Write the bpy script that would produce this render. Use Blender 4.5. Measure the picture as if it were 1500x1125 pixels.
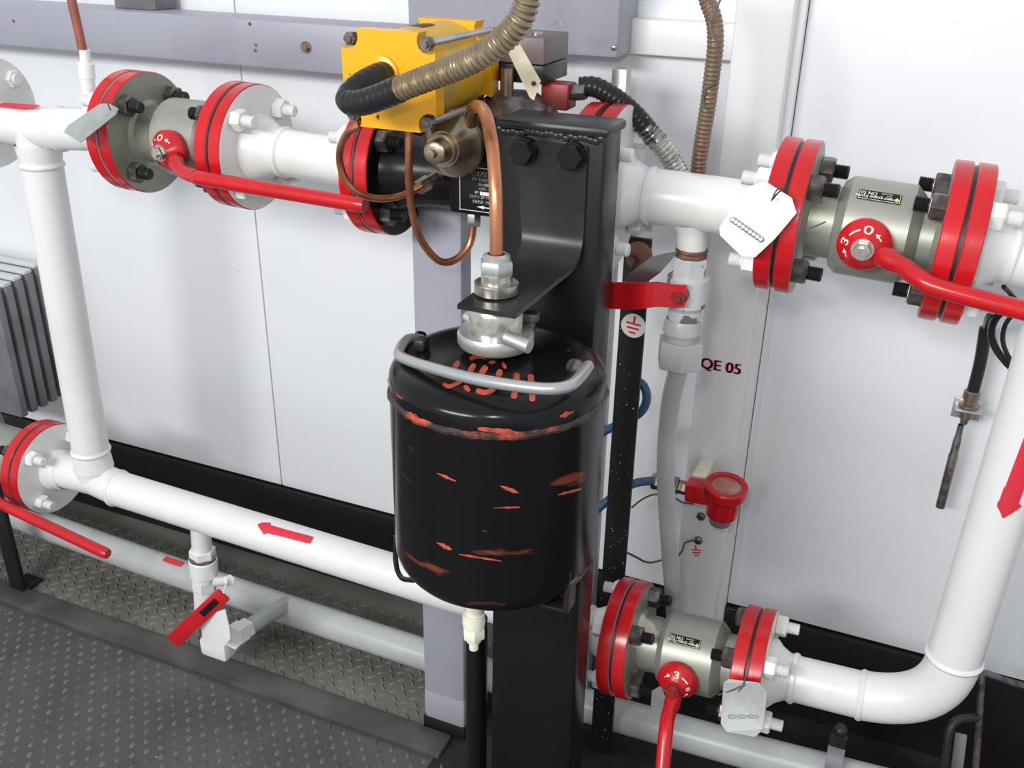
import bpy, bmesh, math, random
from mathutils import Vector as V, Matrix
random.seed(7)
PI = math.pi
S = bpy.context.scene
for o in list(bpy.data.objects): bpy.data.objects.remove(o)

# ---------------------------------------------------------------- camera (1500 x 1125 frame)
F = 1437.2
CAM = V((0, 0, 1.23))
EX = V((0.91835923, 0.18452443, -0.35009577))      # world axes written in camera right/down/forward
EY = V((0.39540245, -0.39087815, 0.83118661))
EZ = V((0.01652945, -0.90175662, -0.43192797))
cd = bpy.data.cameras.new('camera'); cam = bpy.data.objects.new('camera', cd); S.collection.objects.link(cam)
cd.sensor_width = 36; cd.lens = F / 1500 * 36; cd.clip_start = .02
right = V((EX[0], EY[0], EZ[0])); down = V((EX[1], EY[1], EZ[1])); fwd = V((EX[2], EY[2], EZ[2]))
m = Matrix((right, -down, -fwd)).transposed().to_4x4(); m.translation = CAM
cam.matrix_world = m; S.camera = cam

# ---------------------------------------------------------------- world, lights, exposure
w = bpy.data.worlds.new('world'); S.world = w; w.use_nodes = True
w.node_tree.nodes['Background'].inputs[0].default_value = (.93, .96, 1, 1)
w.node_tree.nodes['Background'].inputs[1].default_value = .72
def area(name, loc, target, sx, sy, e, col=(1, 1, 1)):
    l = bpy.data.lights.new(name, 'AREA'); l.shape = 'RECTANGLE'; l.size = sx; l.size_y = sy; l.energy = e; l.color = col
    o = bpy.data.objects.new(name, l); S.collection.objects.link(o); o.location = loc
    o.rotation_euler = (V(target) - V(loc)).to_track_quat('-Z', 'Y').to_euler(); return o
area('added_fill_lamp', (-1.1, -1.5, 1.9), (-.5, 1.2, .4), 1.3, .35, 58)  # unseen lamp added behind the camera to brighten the wall evenly
fl = bpy.data.lights.new('camera_flash', 'AREA'); fl.shape = 'DISK'; fl.size = .07; fl.energy = 2.6; fl.color = (1, .98, .95)
flo = bpy.data.objects.new('camera_flash', fl); S.collection.objects.link(flo); flo.location = (-.06, -.02, 1.33)
flo.rotation_euler = (V((-.2, 1.05, .45)) - flo.location).to_track_quat('-Z', 'Y').to_euler()
vs = S.view_settings; vs.view_transform = 'Standard'; vs.look = 'None'; vs.gamma = 1; vs.exposure = .04; vs.use_curve_mapping = False

# ---------------------------------------------------------------- pixel -> point on a plane of the place
def ray(px, py):
    d = V((px - 750, py - 562.5, F)); return V((EX.dot(d), EY.dot(d), EZ.dot(d)))
def P(px, py, Y):
    r = ray(px, py); return CAM + r * (Y / r.y)
def PZ(px, py, z):
    r = ray(px, py); return CAM + r * ((z - CAM.z) / r.z)
def PL(pts):                       # list of (px, py, Y)
    return [P(*p) for p in pts]
YP = 1.045                         # the plane the main pipes run in
YW = 1.375                         # wall
UP = V((0, 0, 1)); XA = V((1, 0, 0)); FR = V((0, -1, 0))

# ---------------------------------------------------------------- mesh builder
def frame(ax):
    ax = ax.normalized(); h = UP if abs(ax.z) < .9 else V((0, 1, 0))
    u = h.cross(ax).normalized(); return ax, u, ax.cross(u).normalized()
class MB:
    def __init__(s): s.v = []; s.f = []; s.m = []; s.mi = 0
    def ring(s, c, u, v, r, n, ph=0):
        b = len(s.v)
        for k in range(n):
            a = 2 * PI * k / n + ph
            s.v.append(c + u * (r * math.cos(a)) + v * (r * math.sin(a)))
        return b
    def face(s, idx, mi=None): s.f.append(list(idx)); s.m.append(s.mi if mi is None else mi)
    def lathe(s, o, ax, prof, n=28, mats=None, ph=0):
        ax, u, v = frame(ax); prev = None
        for i, (t, r) in enumerate(prof):
            c = o + ax * t
            if r < 1e-6: b = len(s.v); s.v.append(c); cur = (b, 1)
            else: cur = (s.ring(c, u, v, r, n, ph), n)
            if prev is not None:
                mi = mats[i - 1] if mats else s.mi
                for k in range(n):
                    k2 = (k + 1) % n; a, na = prev; b, nb = cur
                    if na == 1 and nb == 1: continue
                    if na == 1: s.face((a, b + k2, b + k), mi)
                    elif nb == 1: s.face((a + k, a + k2, b), mi)
                    else: s.face((a + k, a + k2, b + k2, b + k), mi)
            prev = cur
        return s
    def cyl(s, p0, p1, r, r2=None, n=24, ph=0):
        L = (p1 - p0).length; r2 = r if r2 is None else r2
        return s.lathe(p0, p1 - p0, [(0, 0), (0, r), (L, r2), (L, 0)], n, ph=ph)
    def hexa(s, p0, p1, r, ph=0):
        L = (p1 - p0).length; e = min(.0015, L * .15)
        return s.lathe(p0, p1 - p0, [(0, 0), (0, r * .93), (e, r), (L - e, r), (L, r * .93), (L, 0)], 6, ph=ph)
    def tube(s, pts, r, n=12, step=.006, smooth=True, rf=None, cap=True):
        pts = spline(pts, step) if smooth else [V(p) for p in pts]
        N = len(pts); T = []
        for i in range(N):
            a = pts[max(i - 1, 0)]; b = pts[min(i + 1, N - 1)]; T.append((b - a).normalized())
        _, u, _ = frame(T[0]); prev = None; d = 0; first = None
        for i in range(N):
            if i: d += (pts[i] - pts[i - 1]).length
            u = (u - T[i] * u.dot(T[i])).normalized(); v = T[i].cross(u)
            rr = rf(d) if rf else r
            cur = s.ring(pts[i], u, v, rr, n)
            if prev is not None:
                for k in range(n):
                    k2 = (k + 1) % n; s.face((prev + k, prev + k2, cur + k2, cur + k))
            else: first = cur
            prev = cur
        if cap:
            s.face([first + k for k in range(n)][::-1]); s.face([prev + k for k in range(n)])
        return s
    def box(s, c, sz, bev=0, rot=None):
        bm = bmesh.new(); bmesh.ops.create_cube(bm, size=1)
        bmesh.ops.scale(bm, vec=V(sz), verts=bm.verts)
        if bev: bmesh.ops.bevel(bm, geom=bm.edges[:], offset=bev, segments=2, profile=.5, affect='EDGES')
        if rot is not None: bmesh.ops.transform(bm, matrix=rot.to_4x4(), verts=bm.verts)
        b = len(s.v)
        for i, x in enumerate(bm.verts): x.index = i; s.v.append(x.co + V(c))
        for f in bm.faces: s.face([b + x.index for x in f.verts])
        bm.free(); return s
    def bar(s, p0, p1, wd, th, side, bev=0):         # square bar along p0-p1; wd measured along side
        ax = (p1 - p0); L = ax.length; ax.normalize(); sd = (V(side) - ax * ax.dot(V(side))).normalized(); t = ax.cross(sd)
        R = Matrix((ax, sd, t)).transposed(); return s.box((p0 + p1) / 2, (L, wd, th), bev, R)
    def poly(s, pts, th):                             # planar outline given thickness along its normal
        n = V((0, 0, 0))
        for i in range(len(pts)): n += pts[i].cross(pts[(i + 1) % len(pts)])
        n.normalize(); b = len(s.v); N = len(pts)
        s.v += [p + n * (th / 2) for p in pts] + [p - n * (th / 2) for p in pts]
        s.face([b + k for k in range(N)]); s.face([b + N + k for k in range(N)][::-1])
        for k in range(N):
            k2 = (k + 1) % N; s.face((b + k, b + N + k, b + N + k2, b + k2))
        return s
    def strip(s, A, B):                               # ribbon between two point rows
        b = len(s.v); n = len(A); s.v += list(A) + list(B)
        for k in range(n - 1): s.face((b + k, b + k + 1, b + n + k + 1, b + n + k))
        return s
def spline(pts, step):
    pts = [V(p) for p in pts]; out = []
    for i in range(len(pts) - 1):
        p0 = pts[max(i - 1, 0)]; p1 = pts[i]; p2 = pts[i + 1]; p3 = pts[min(i + 2, len(pts) - 1)]
        if i == 0: p0 = p1 * 2 - p2
        if i == len(pts) - 2: p3 = p2 * 2 - p1
        n = max(1, int((p2 - p1).length / step))
        for k in range(n):
            t = k / n
            out.append(.5 * ((2 * p1) + (p2 - p0) * t + (2 * p0 - 5 * p1 + 4 * p2 - p3) * t * t + (3 * p1 - p0 - 3 * p2 + p3) * t ** 3))
    out.append(pts[-1]); return out

# ---------------------------------------------------------------- materials
MT = {}
def mat(name, col, rough=.4, metal=0, col2=None, scale=20, lo=.45, hi=.6, stretch=(1, 1, 1), bump=0, bscale=60, specks=None, coat=0, spk_scale=160, spk_t=.74, spec=.5):
    mt = bpy.data.materials.new(name); mt.use_nodes = True; nt = mt.node_tree; N = nt.nodes; L = nt.links
    b = N['Principled BSDF']; b.inputs['Roughness'].default_value = rough; b.inputs['Metallic'].default_value = metal
    b.inputs['Specular IOR Level'].default_value = spec
    if coat: b.inputs['Coat Weight'].default_value = coat; b.inputs['Coat Roughness'].default_value = .12
    tc = N.new('ShaderNodeTexCoord'); mp = N.new('ShaderNodeMapping'); mp.inputs['Scale'].default_value = stretch
    L.new(tc.outputs['Object'], mp.inputs['Vector'])
    def noise(sc, det=5):
        n = N.new('ShaderNodeTexNoise'); n.inputs['Scale'].default_value = sc; n.inputs['Detail'].default_value = det
        L.new(mp.outputs[0], n.inputs['Vector']); return n
    def ramp(src, lo, hi):
        r = N.new('ShaderNodeMapRange'); r.inputs[1].default_value = lo; r.inputs[2].default_value = hi
        L.new(src.outputs[0], r.inputs[0]); return r
    def mix(fac, a, bb):
        x = N.new('ShaderNodeMix'); x.data_type = 'RGBA'; L.new(fac.outputs[0], x.inputs[0])
        if isinstance(a, tuple): x.inputs[6].default_value = (*a, 1)
        else: L.new(a, x.inputs[6])
        x.inputs[7].default_value = (*bb, 1); return x.outputs[2]
    cur = tuple(col)
    if col2: cur = mix(ramp(noise(scale), lo, hi), cur, tuple(col2))
    if specks: cur = mix(ramp(noise(spk_scale, 2), spk_t, spk_t + .02), cur, tuple(specks))
    if isinstance(cur, tuple): b.inputs['Base Color'].default_value = (*cur, 1)
    else: L.new(cur, b.inputs['Base Color'])
    if bump:
        bp = N.new('ShaderNodeBump'); bp.inputs['Strength'].default_value = bump; bp.inputs['Distance'].default_value = .002
        L.new(noise(bscale).outputs[0], bp.inputs['Height']); L.new(bp.outputs[0], b.inputs['Normal'])
    MT[name] = mt; return mt
mat('wall', (.87, .885, .905), .35, col2=(.83, .85, .88), scale=3, lo=.35, hi=.7, specks=(.3, .3, .3), spk_scale=55, spk_t=.775)
mat('trim_white', (.86, .86, .87), .35, col2=(.80, .80, .81), scale=5, lo=.35, hi=.7)
mat('white', (.77, .77, .76), .28, col2=(.70, .695, .64), scale=9, lo=.5, hi=.75, bump=.12, bscale=70)
mat('cream', (.80, .78, .66), .35, col2=(.7, .66, .5), scale=40)
mat('red', (.56, .008, .013), .24, col2=(.44, .009, .013), scale=14, lo=.4, hi=.7, bump=.15, bscale=50)
mat('red_dull', (.30, .02, .02), .4, col2=(.16, .03, .025), scale=30)
mat('redmark', (.72, .02, .045), .5, col2=(.6, .03, .05), scale=50)
mat('steel', (.37, .38, .33), .42, .5, col2=(.27, .28, .22), scale=14, lo=.38, hi=.7, bump=.1)
mat('steel_patch', (.34, .345, .30), .42, .5, col2=(.72, .69, .55), scale=13, lo=.56, hi=.58)
mat('bolt', (.20, .175, .165), .38, .8, col2=(.10, .085, .08), scale=70)
mat('bolt_dark', (.05, .045, .045), .4, .7)
mat('nickel', (.62, .60, .55), .25, .95, col2=(.45, .42, .36), scale=60)
mat('bronze', (.36, .29, .21), .33, .9, col2=(.25, .19, .13), scale=40)
mat('copper', (.60, .255, .13), .3, .85, col2=(.42, .16, .08), scale=30)
mat('brown_tube', (.33, .10, .05), .4, col2=(.25, .07, .04), scale=30)
mat('yellow', (.82, .39, .0015), .3, col2=(.74, .36, .006), scale=10, lo=.5, hi=.75, specks=(.08, .05, .02), spk_scale=120, spk_t=.75)
mat('yellow_dirty', (.74, .42, .02), .4, col2=(.45, .37, .12), scale=18, lo=.45, hi=.7)
mat('black', (.009, .009, .0095), .27, bump=.05, bscale=120, specks=(.45, .45, .45), spk_scale=330, spk_t=.80, spec=.25)
mat('black_speck', (.014, .014, .014), .35, specks=(.8, .8, .8), spk_scale=240, spk_t=.70, spec=0.25)
mat('black_dust', (.016, .018, .016), .3, col2=(.03, .033, .029), scale=18, lo=.4, hi=.75, specks=(.4, .4, .4), spk_scale=300, spk_t=.79, spec=0.25)
mat('tank', (.006, .006, .0065), .2, col2=(.16, .035, .018), scale=26, lo=.635, hi=.69, stretch=(.45, .45, 1.5), bump=.04, bscale=30, specks=(.5, .08, .03), spk_scale=42, spk_t=.735, spec=.25)
mat('weld', (.03, .02, .018), .4, col2=(.50, .07, .035), scale=30, lo=.5, hi=.62, bump=.3, bscale=150)
mat('orange', (.50, .07, .035), .5, col2=(.24, .045, .03), scale=90)
mat('skirt', (.012, .012, .013), .4, specks=(.2, .2, .2), spk_scale=150, spk_t=.80, spec=0.25)
mat('gray', (.35, .355, .41), .4, col2=(.32, .325, .38), scale=6, specks=(.16, .13, .12), spk_scale=60, spk_t=.79)
mat('gray_pipe', (.46, .475, .475), .33, col2=(.40, .415, .41), scale=10, specks=(.12, .12, .12), spk_scale=90, spk_t=.775)
mat('gray_rust', (.35, .355, .40), .4, col2=(.44, .38, .30), scale=9, lo=.5, hi=.65)
mat('galv', (.50, .51, .50), .35, .65, col2=(.42, .43, .42), scale=30)
mat('alu', (.50, .52, .51), .36, .7, col2=(.42, .44, .43), scale=25, bump=.08)
mat('silver_paint', (.40, .41, .42), .3, .5)
mat('brown_box', (.17, .125, .12), .45, col2=(.13, .10, .10), scale=20)
mat('hose_brown', (.30, .235, .15), .35, .55, col2=(.20, .15, .09), scale=30)
mat('hose_steel', (.28, .225, .15), .4, .6, col2=(.24, .18, .11), scale=40)
mat('hose_red', (.26, .15, .11), .35, .4, col2=(.22, .17, .10), scale=22)
mat('worn', (.58, .59, .60), .4, col2=(.15, .15, .13), scale=38, lo=.58, hi=.60)
mat('tag_dark_reflection', (.22, .22, .22), .3, .8, col2=(.14, .14, .14), scale=30)  # dark reflection of the shiny tag put into its base colour
mat('rubber', (.018, .018, .02), .3, spec=0.25)
mat('tape', (.32, .33, .33), .3, .5, col2=(.03, .03, .03), scale=60, lo=.45, hi=.55)
mat('blue', (.03, .10, .19), .45)
mat('plate_tag', (.72, .66, .46), .5, col2=(.62, .55, .36), scale=25)
mat('black_plate', (.01, .01, .011), .35, spec=0.25)
mat('ink', (.75, .74, .68), .5)
mat('green_ink', (.50, .62, .16), .5)
mat('glass_dirty', (.40, .13, .11), .2, col2=(.45, .3, .22), scale=40)
mat('floor_rear', (.17, .16, .135), .5, col2=(.09, .087, .075), scale=7, lo=.35, hi=.7)
mat('floor_black', (.018, .018, .018), .45, col2=(.05, .05, .047), scale=6, lo=.5, hi=.8, specks=(.2, .2, .18), spk_scale=100, spk_t=.77, spec=0.25)
mat('floor_bump_lit', (.15, .15, .155), .3, col2=(.09, .09, .095), scale=30)  # worn bumps, lighter than the mat; their highlights are put into this colour
mat('floor_front', (.10, .10, .105), .5, spec=.3, col2=(.065, .065, .07), scale=6, lo=.35, hi=.7, specks=(.5, .45, .35), spk_scale=75, spk_t=.785)
mat('floor_edge', (.055, .053, .05), .4, col2=(.09, .085, .075), scale=10)
mat('rib', (.19, .19, .21), .45, col2=(.15, .145, .15), scale=12)
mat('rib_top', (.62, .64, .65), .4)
mat('rust', (.22, .10, .055), .6, col2=(.12, .06, .04), scale=60)
mat('wire', (.10, .09, .08), .5)

# ---------------------------------------------------------------- objects
COL = S.collection
def mesh_of(name, mb, mats, origin):
    me = bpy.data.meshes.new(name); me.from_pydata([v - origin for v in mb.v], [], mb.f)
    for x in (mats if isinstance(mats, (list, tuple)) else [mats]): me.materials.append(MT[x])
    me.polygons.foreach_set('material_index', mb.m)
    me.polygons.foreach_set('use_smooth', [True] * len(mb.f))
    bm = bmesh.new(); bm.from_mesh(me); bmesh.ops.recalc_face_normals(bm, faces=bm.faces[:]); bm.to_mesh(me); bm.free()
    me.set_sharp_from_angle(angle=math.radians(34)); return me
def origin_of(o):
    p = V((0, 0, 0))
    while o is not None: p += o.location; o = o.parent
    return p
def part(parent, name, mb, mats, label=None):
    ob = bpy.data.objects.new(name, mesh_of(name, mb, mats, origin_of(parent))); COL.objects.link(ob); ob.parent = parent
    if label: ob['label'] = label
    return ob
def tag(o, label, cat, group=None, kind=None):
    if label: o['label'] = label
    if cat: o['category'] = cat
    if group: o['group'] = group
    if kind: o['kind'] = kind
    return o
def thing(name, label, cat, loc, group=None, kind=None):
    o = bpy.data.objects.new(name, None); COL.objects.link(o); o.location = loc; o.empty_display_size = .02
    return tag(o, label, cat, group, kind)
def solo(name, mb, mats, label, cat, group=None, kind=None):
    n = len(mb.v); c = sum(mb.v, V((0, 0, 0))) / n; c.z = min(v.z for v in mb.v)
    ob = bpy.data.objects.new(name, mesh_of(name, mb, mats, c)); COL.objects.link(ob); ob.location = c
    return tag(ob, label, cat, group, kind)
_tx = {}
def text_polys(txt, size):
    cu = bpy.data.curves.new('lettering', 'FONT'); cu.body = txt; cu.size = size; cu.align_x = 'CENTER'; cu.align_y = 'CENTER'
    ob = bpy.data.objects.new('lettering', cu); COL.objects.link(ob)
    dg = bpy.context.evaluated_depsgraph_get(); me = bpy.data.meshes.new_from_object(ob.evaluated_get(dg))
    vs_ = [v.co.copy() for v in me.vertices]; fs = [list(p.vertices) for p in me.polygons]
    bpy.data.objects.remove(ob); bpy.data.curves.remove(cu); bpy.data.meshes.remove(me); return vs_, fs
def text_mb(mb, txt, size, fn, bold=0):
    v, f = text_polys(txt, size)
    for dx in ([0] if not bold else [-bold, 0, bold]):
        b = len(mb.v); mb.v += [fn(p.x + dx, p.y) for p in v]
        for q in f: mb.face([b + i for i in q])
    return mb

# ================================================================ THE SETTING
def wall_panel(parent, x0, x1, z0, z1, y=YW, th=.03, m='wall'):
    return part(parent, 'wall_panel', MB().box(((x0 + x1) / 2, y + th / 2, (z0 + z1) / 2), (x1 - x0, th, z1 - z0), .0015), m)
wall = thing('wall_back', 'white sandwich panel wall behind the pipework', None, (-.3, YW, 0), kind='structure')
J1 = P(382, 400, YW).x; J2 = P(1120, 450, YW).x + .003
zs = P(600, 760, YW).z
part(wall, 'wall_core', MB().box((-.5, YW + .05, 1.2), (4.2, .03, 2.4)), 'black_plate')
for a, b in ((J1 - 1.5, J1 - .0012), (J1 + .0012, J2 - .0015), (J2 + .0015, J2 + .87), (J2 + .873, J2 + 1.75)):
    wall_panel(wall, a, b, zs, 2.4)
sk = MB().box((-.5, YW + .017, (zs - .004) / 2), (4.2, .05, zs - .004), .004)
tag(part(wall, 'x', sk, 'skirt'), None, None).name = 'skirting'
# pilaster with its edge trim
zp = .02
a = P(1069, 0, 1.325).x; b = P(1152, 0, 1.325).x
pil = thing('trim_1', 'white sheet-metal pilaster covering the panel joint', None, ((a + b) / 2, 1.33, 0), kind='structure')
xl = P(1020, 540, 1.33).x; xr = P(1092, 560, 1.33).x
part(pil, 'cover_sheet', MB().box(((xl + xr) / 2, 1.33 + .03, 1.22 + zp), (xr - xl, .06, 2.36), .006), 'trim_white')
xe = P(1106, 560, 1.355).x
part(pil, 'edge_strip', MB().box(((xr + xe) / 2 - .002, 1.372, 1.25), (xe - xr + .004, .034, 2.3), .002), 'trim_white')
# floor
floor = thing('floor', 'steel tread plate floor under the pipework', None, (-.6, .9, 0), kind='structure')
xs = -.56; ye = PZ(300, 985, 0).y
part(floor, 'tread_plate', MB().box(((-2.4 + xs) / 2, (ye + 1.46) / 2, -.01), (xs + 2.4, 1.46 - ye, .02)), 'floor_rear')
part(floor, 'black_plate', MB().box(((xs + 1.6) / 2, 1.03, -.011), (1.6 - xs, .86, .02)), 'floor_black')
ye = PZ(300, 985, 0).y
part(floor, 'edge_strip', MB().box((-1.5, ye + .018, .001), (1.9, .05, .014), .004), 'floor_edge')
part(floor, 'floor_mat', MB().box((-.8, -.2, -.012), (4.4, ye * 2 + .38 - .0, .02)), 'floor_front')
def bump(mb, x, y, z, ang, L, W, H):
    c, s_ = math.cos(ang), math.sin(ang); b = len(mb.v)
    for (u, t, h) in ((-L, 0, 0), (-L * .45, W, 0), (L * .45, W, 0), (L, 0, 0), (L * .45, -W, 0), (-L * .45, -W, 0), (-L * .4, 0, H), (L * .4, 0, H)):
        mb.v.append(V((x + u * c - t * s_, y + u * s_ + t * c, z + h)))
    for q in ((0, 1, 6), (1, 2, 7, 6), (2, 3, 7), (3, 4, 7), (4, 5, 6, 7), (5, 0, 6)): mb.face([b + k for k in q])
def in_view(x, y):
    d = V((x, y, 0)) - CAM; q = V((right.dot(d), down.dot(d), fwd.dot(d)))
    if q.z < .1: return False
    u = 750 + F * q.x / q.z; t = 562.5 + F * q.y / q.z; return -60 < u < 1000 and 700 < t < 1180
rb = MB(); fb = MB(); p = .021; pf = .030
for i in range(-90, 10):
    for j in range(0, 64):
        x = i * p + (.5 * p if j % 2 else 0); y = .38 + j * p * .72
        if not in_view(x, y): continue
        if y > ye + .048:
            if x < xs - .01 and y < YW - .045: bump(rb, x, y, -.0002, PI / 4 if (i + j) % 2 else -PI / 4, .0095, .0032, .0028)
for i in range(-70, 10):
    for j in range(0, 60):
        x = i * pf + (.5 * pf if j % 2 else 0); y = .36 + j * pf * .55
        if y < ye - .014 and in_view(x, y): bump(fb, x, y, -.0022, PI / 2 + .25 + random.uniform(-.1, .1), .0078, .0040, .0030)
part(floor, 'tread_bumps', rb, 'floor_rear')['kind'] = 'stuff'
fbo = part(floor, 'mat_bumps', fb, 'floor_bump_lit'); fbo['kind'] = 'stuff'; fbo.data.polygons.foreach_set('use_smooth', [False] * len(fbo.data.polygons))

# gray steel frame: beam, header box, rails
YB = 1.288
zb0 = P(250, 88, YB).z; zb1 = P(250, 20, YB).z
bx1 = P(640, 40, YB).x
beam = thing('steel_beam', 'long gray painted steel beam bolted along the wall above the pipes', 'beam', (-1.2, YB, zb0))
part(beam, 'beam_tube', MB().box(((-2.6 + bx1) / 2, YB + .035, (zb0 + zb1) / 2), (bx1 + 2.6, .07, zb1 - zb0), .004), 'gray')
q = P(449, 69, YB)
part(beam, 'bolt', MB().cyl(q + V((0, 0, 0)), q + FR * .003, .0085, n=16).hexa(q + FR * .003, q + FR * .008, .006), 'bronze')
for (px, py) in ((366, 35), (375, 66), (374, 74), (20, 31)):
    q = P(px, py, YB); part(beam, 'drilled_hole', MB().cyl(q + FR * .0006, q + V((0, .004, 0)), .0028, n=10), 'rust')
up = MB(); q = P(200, 6, YB + .03)
up.box((q.x, q.y + .02, zb1 + .05), (.085, .05, .1), .003)
solo('cable_clip', up, 'rib', 'dark gray block standing on top of the gray beam', 'block')
hx0 = P(597, 20, YB).x; hx1 = P(905, 60, YB).x; hz = P(850, 82, YB).z
hd = thing('header_box', 'wide gray sheet-metal box behind the yellow actuator', 'steel box', ((hx0 + hx1) / 2, YB, hz))
part(hd, 'box_shell', MB().box(((hx0 + hx1) / 2, YB + .0425, hz + .25), (hx1 - hx0, .085, .5), .004), 'gray')
q = P(899, 70, YB); part(hd, 'rivet', MB().lathe(q, FR, [(0, .004), (.002, .003), (.003, 0)], 12), 'bronze')
# horizontal white rails on the wall right of the header
zr1 = P(980, 30, YW - .03).z; zr0 = P(980, 84, YW - .03).z
solo('wall_rail', MB().box(((hx1 + xl) / 2 + .01, YW - .012, (zr0 + zr1) / 2), (xl - hx1 + .04, .03, zr1 - zr0), .004), 'trim_white', 'white horizontal wall rail with stained edges between gray box and pilaster', 'rail')
# round-cornered square column that carries the lower pipe
x0 = P(603, 400, 1.085).x; x1 = P(676, 400, 1.085).x
col = thing('support_column', 'light gray square steel column with rusty foot behind the tank', 'column', ((x0 + x1) / 2, 1.115, 0))
part(col, 'tube', MB().box(((x0 + x1) / 2, 1.102, .47), (x1 - x0, .034, .90), .006), 'gray')
part(col, 'foot', MB().box(((x0 + x1) / 2, 1.102, .0125), (x1 - x0 + .004, .038, .025), .003), 'skirt')
part(col, 'rusty_base', MB().box(((x0 + x1) / 2, 1.102, .055), (x1 - x0 + .001, .035, .06), .006), 'gray_rust')
# perforated strut
x0 = P(896, 100, 1.2).x; x1 = P(919, 100, 1.2).x
strut = thing('perforated_strut', 'gray slotted strut channel standing behind the black post', 'strut', ((x0 + x1) / 2, 1.21, 0))
part(strut, 'channel', MB().box(((x0 + x1) / 2, 1.21, hz / 2), (x1 - x0, .02, hz), .002), 'galv')
for k in range(14):
    z = .1 + k * .083
    if z < hz - .05: part(strut, 'slot', MB().box((x1 - .008, 1.1995, z), (.005, .002, .05)), 'black_plate')
# black earth bar with the sticker
YS = 1.15
def xat(px, py, Y): return P(px, py, Y).x
x0 = xat(908, 455, YS); x1 = xat(946, 455, YS); zt = P(930, 348, YS).z
strip = thing('earth_bar', 'black speckled flat steel bar with a round earth sticker', 'steel bar', ((x0 + x1) / 2, YS, 0))
part(strip, 'bar', MB().box(((x0 + x1) / 2, YS + .003, zt / 2), (x1 - x0, .006, zt), .0012), 'black_speck')
part(strip, 'angle_leg', MB().box((x0 + .003, YS + .016, zt / 2), (.005, .026, zt), .001), 'black_speck')
q = P(936, 372, YS); part(strip, 'end_cap', MB().lathe(q + FR * -.002, FR, [(0, .017), (.008, .016), (.010, .012), (.010, 0)], 20), 'rust')
part(strip, 'bolt', MB().hexa(q + FR * .008 + V((-.006, 0, -.006)), q + FR * .016 + V((-.006, 0, -.006)), .006), 'bronze')
def earth_sticker(parent, c, r, tilt=0, name='earth_sticker'):
    st = part(parent, name, MB().cyl(c + FR * .0002, c + FR * .0009, r, n=32), 'ink', 'white round sticker with red earth symbol')
    mb = MB(); ct, sn = math.cos(tilt), math.sin(tilt)
    for (x, z, wd, ht) in ((0, .55, .18, .55), (0, .18, 1.2, .16), (0, -.2, 1.0, .16), (0, -.58, .55, .16)):
        R = Matrix.Rotation(tilt, 3, 'Y'); cc = V((x * ct + z * sn, 0, -x * sn + z * ct)) * r
        mb.box(c + cc + FR * .0011, (wd * r, .0006, ht * r), 0, R)
    part(st, 'earth_symbol', mb, 'redmark')
earth_sticker(strip, P(928, 477, YS), .0165, .1)

# ================================================================ PIPES
RP = .0295
TH = .017; GAP = .004
_mesh = {}
def inst(parent, name, key, build, mats, loc, axis):
    if key not in _mesh: _mesh[key] = mesh_of(name, build(), mats, V((0, 0, 0)))
    ob = bpy.data.objects.new(name, _mesh[key]); COL.objects.link(ob); ob.parent = parent
    ob.location = loc - origin_of(parent)
    _, u, v = frame(axis); ob.rotation_euler = Matrix((axis.normalized(), u, v)).transposed().to_euler(); return ob
def stud_mb(flip):
    mb = MB(); L = .096; pr = [(0, 0), (0, .0062)]; n = 7
    for k in range(n): pr += [(.001 + k * .0018, .0078), (.0019 + k * .0018, .0066)]
    pr += [(.0145, .0076), (L - .0145, .0076)]
    for k in range(n): pr += [(L - .0136 + k * .0018, .0066), (L - .0127 + k * .0018, .0078)]
    pr += [(L, .0062), (L, 0)]
    mats = [flip if t < L / 2 else 1 - flip for (t, r) in pr[1:]]
    return mb.lathe(V((-L / 2, 0, 0)), XA, pr, 14, mats)
def nut_mb(): return MB().lathe(V((0, 0, 0)), XA, [(0, 0), (0, .0138), (.0115, .0140), (.0135, .0122), (.0135, 0)], 6)
def studs(parent, c, axis, white_first, ph=PI / 4, lk=4, pr=.0615):
    """four studs through a flange pair centred at c; white_first: painted end is the -axis side"""
    ax = axis.normalized(); _, u, v = frame(ax)
    for k in range(lk):
        a = ph + k * PI / 2; o = c + u * (pr * math.cos(a)) + v * (pr * math.sin(a))
        st = inst(parent, 'stud_bolt', ('stud', white_first), lambda: stud_mb(0 if white_first else 1), ['white', 'bolt_dark'], o, ax)
        h = TH + GAP / 2 + .0005
        for sgn in (-1, 1):
            wh = (sgn < 0) == white_first
            key = ('nut', wh); nm = 'white' if wh else 'bolt'
            if key not in _mesh: _mesh[key] = mesh_of('nut', nut_mb(), [nm], V((0, 0, 0)))
            nu = bpy.data.objects.new('nut', _mesh[key]); COL.objects.link(nu); nu.parent = st
            nu.location = (sgn * h, 0, 0); nu.rotation_euler = (random.uniform(0, 1), 0, 0 if sgn > 0 else PI)
def flange_mb(c, ax, R=.08, th=TH):              # c: centre of the face at -ax side
    return MB().lathe(c, ax, [(0, 0), (0, R - .0012), (.0012, R), (th - .0012, R), (th, R - .0012), (th, 0)], 56, [1, 0, 0, 0, 1])
def neck(mb, c, ax, L=.036, r0=.041):
    return mb.lathe(c, ax, [(0, r0), (.006, r0), (L * .45, RP + .007), (L * .8, RP + .001), (L - .003, RP + .0005), (L, RP + .003), (L + .004, RP + .003), (L + .007, RP)], 32)
def weld_ring(mb, c, ax, r=RP):
    return mb.lathe(c - ax.normalized() * .005, ax, [(0, r - .0005), (.002, r + .0018), (.005, r + .0028), (.008, r + .0018), (.010, r - .0005)], 32)
def joint(pleft, pright):
    A = P(*pleft, YP); B = P(*pright, YP); return A, B
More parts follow.
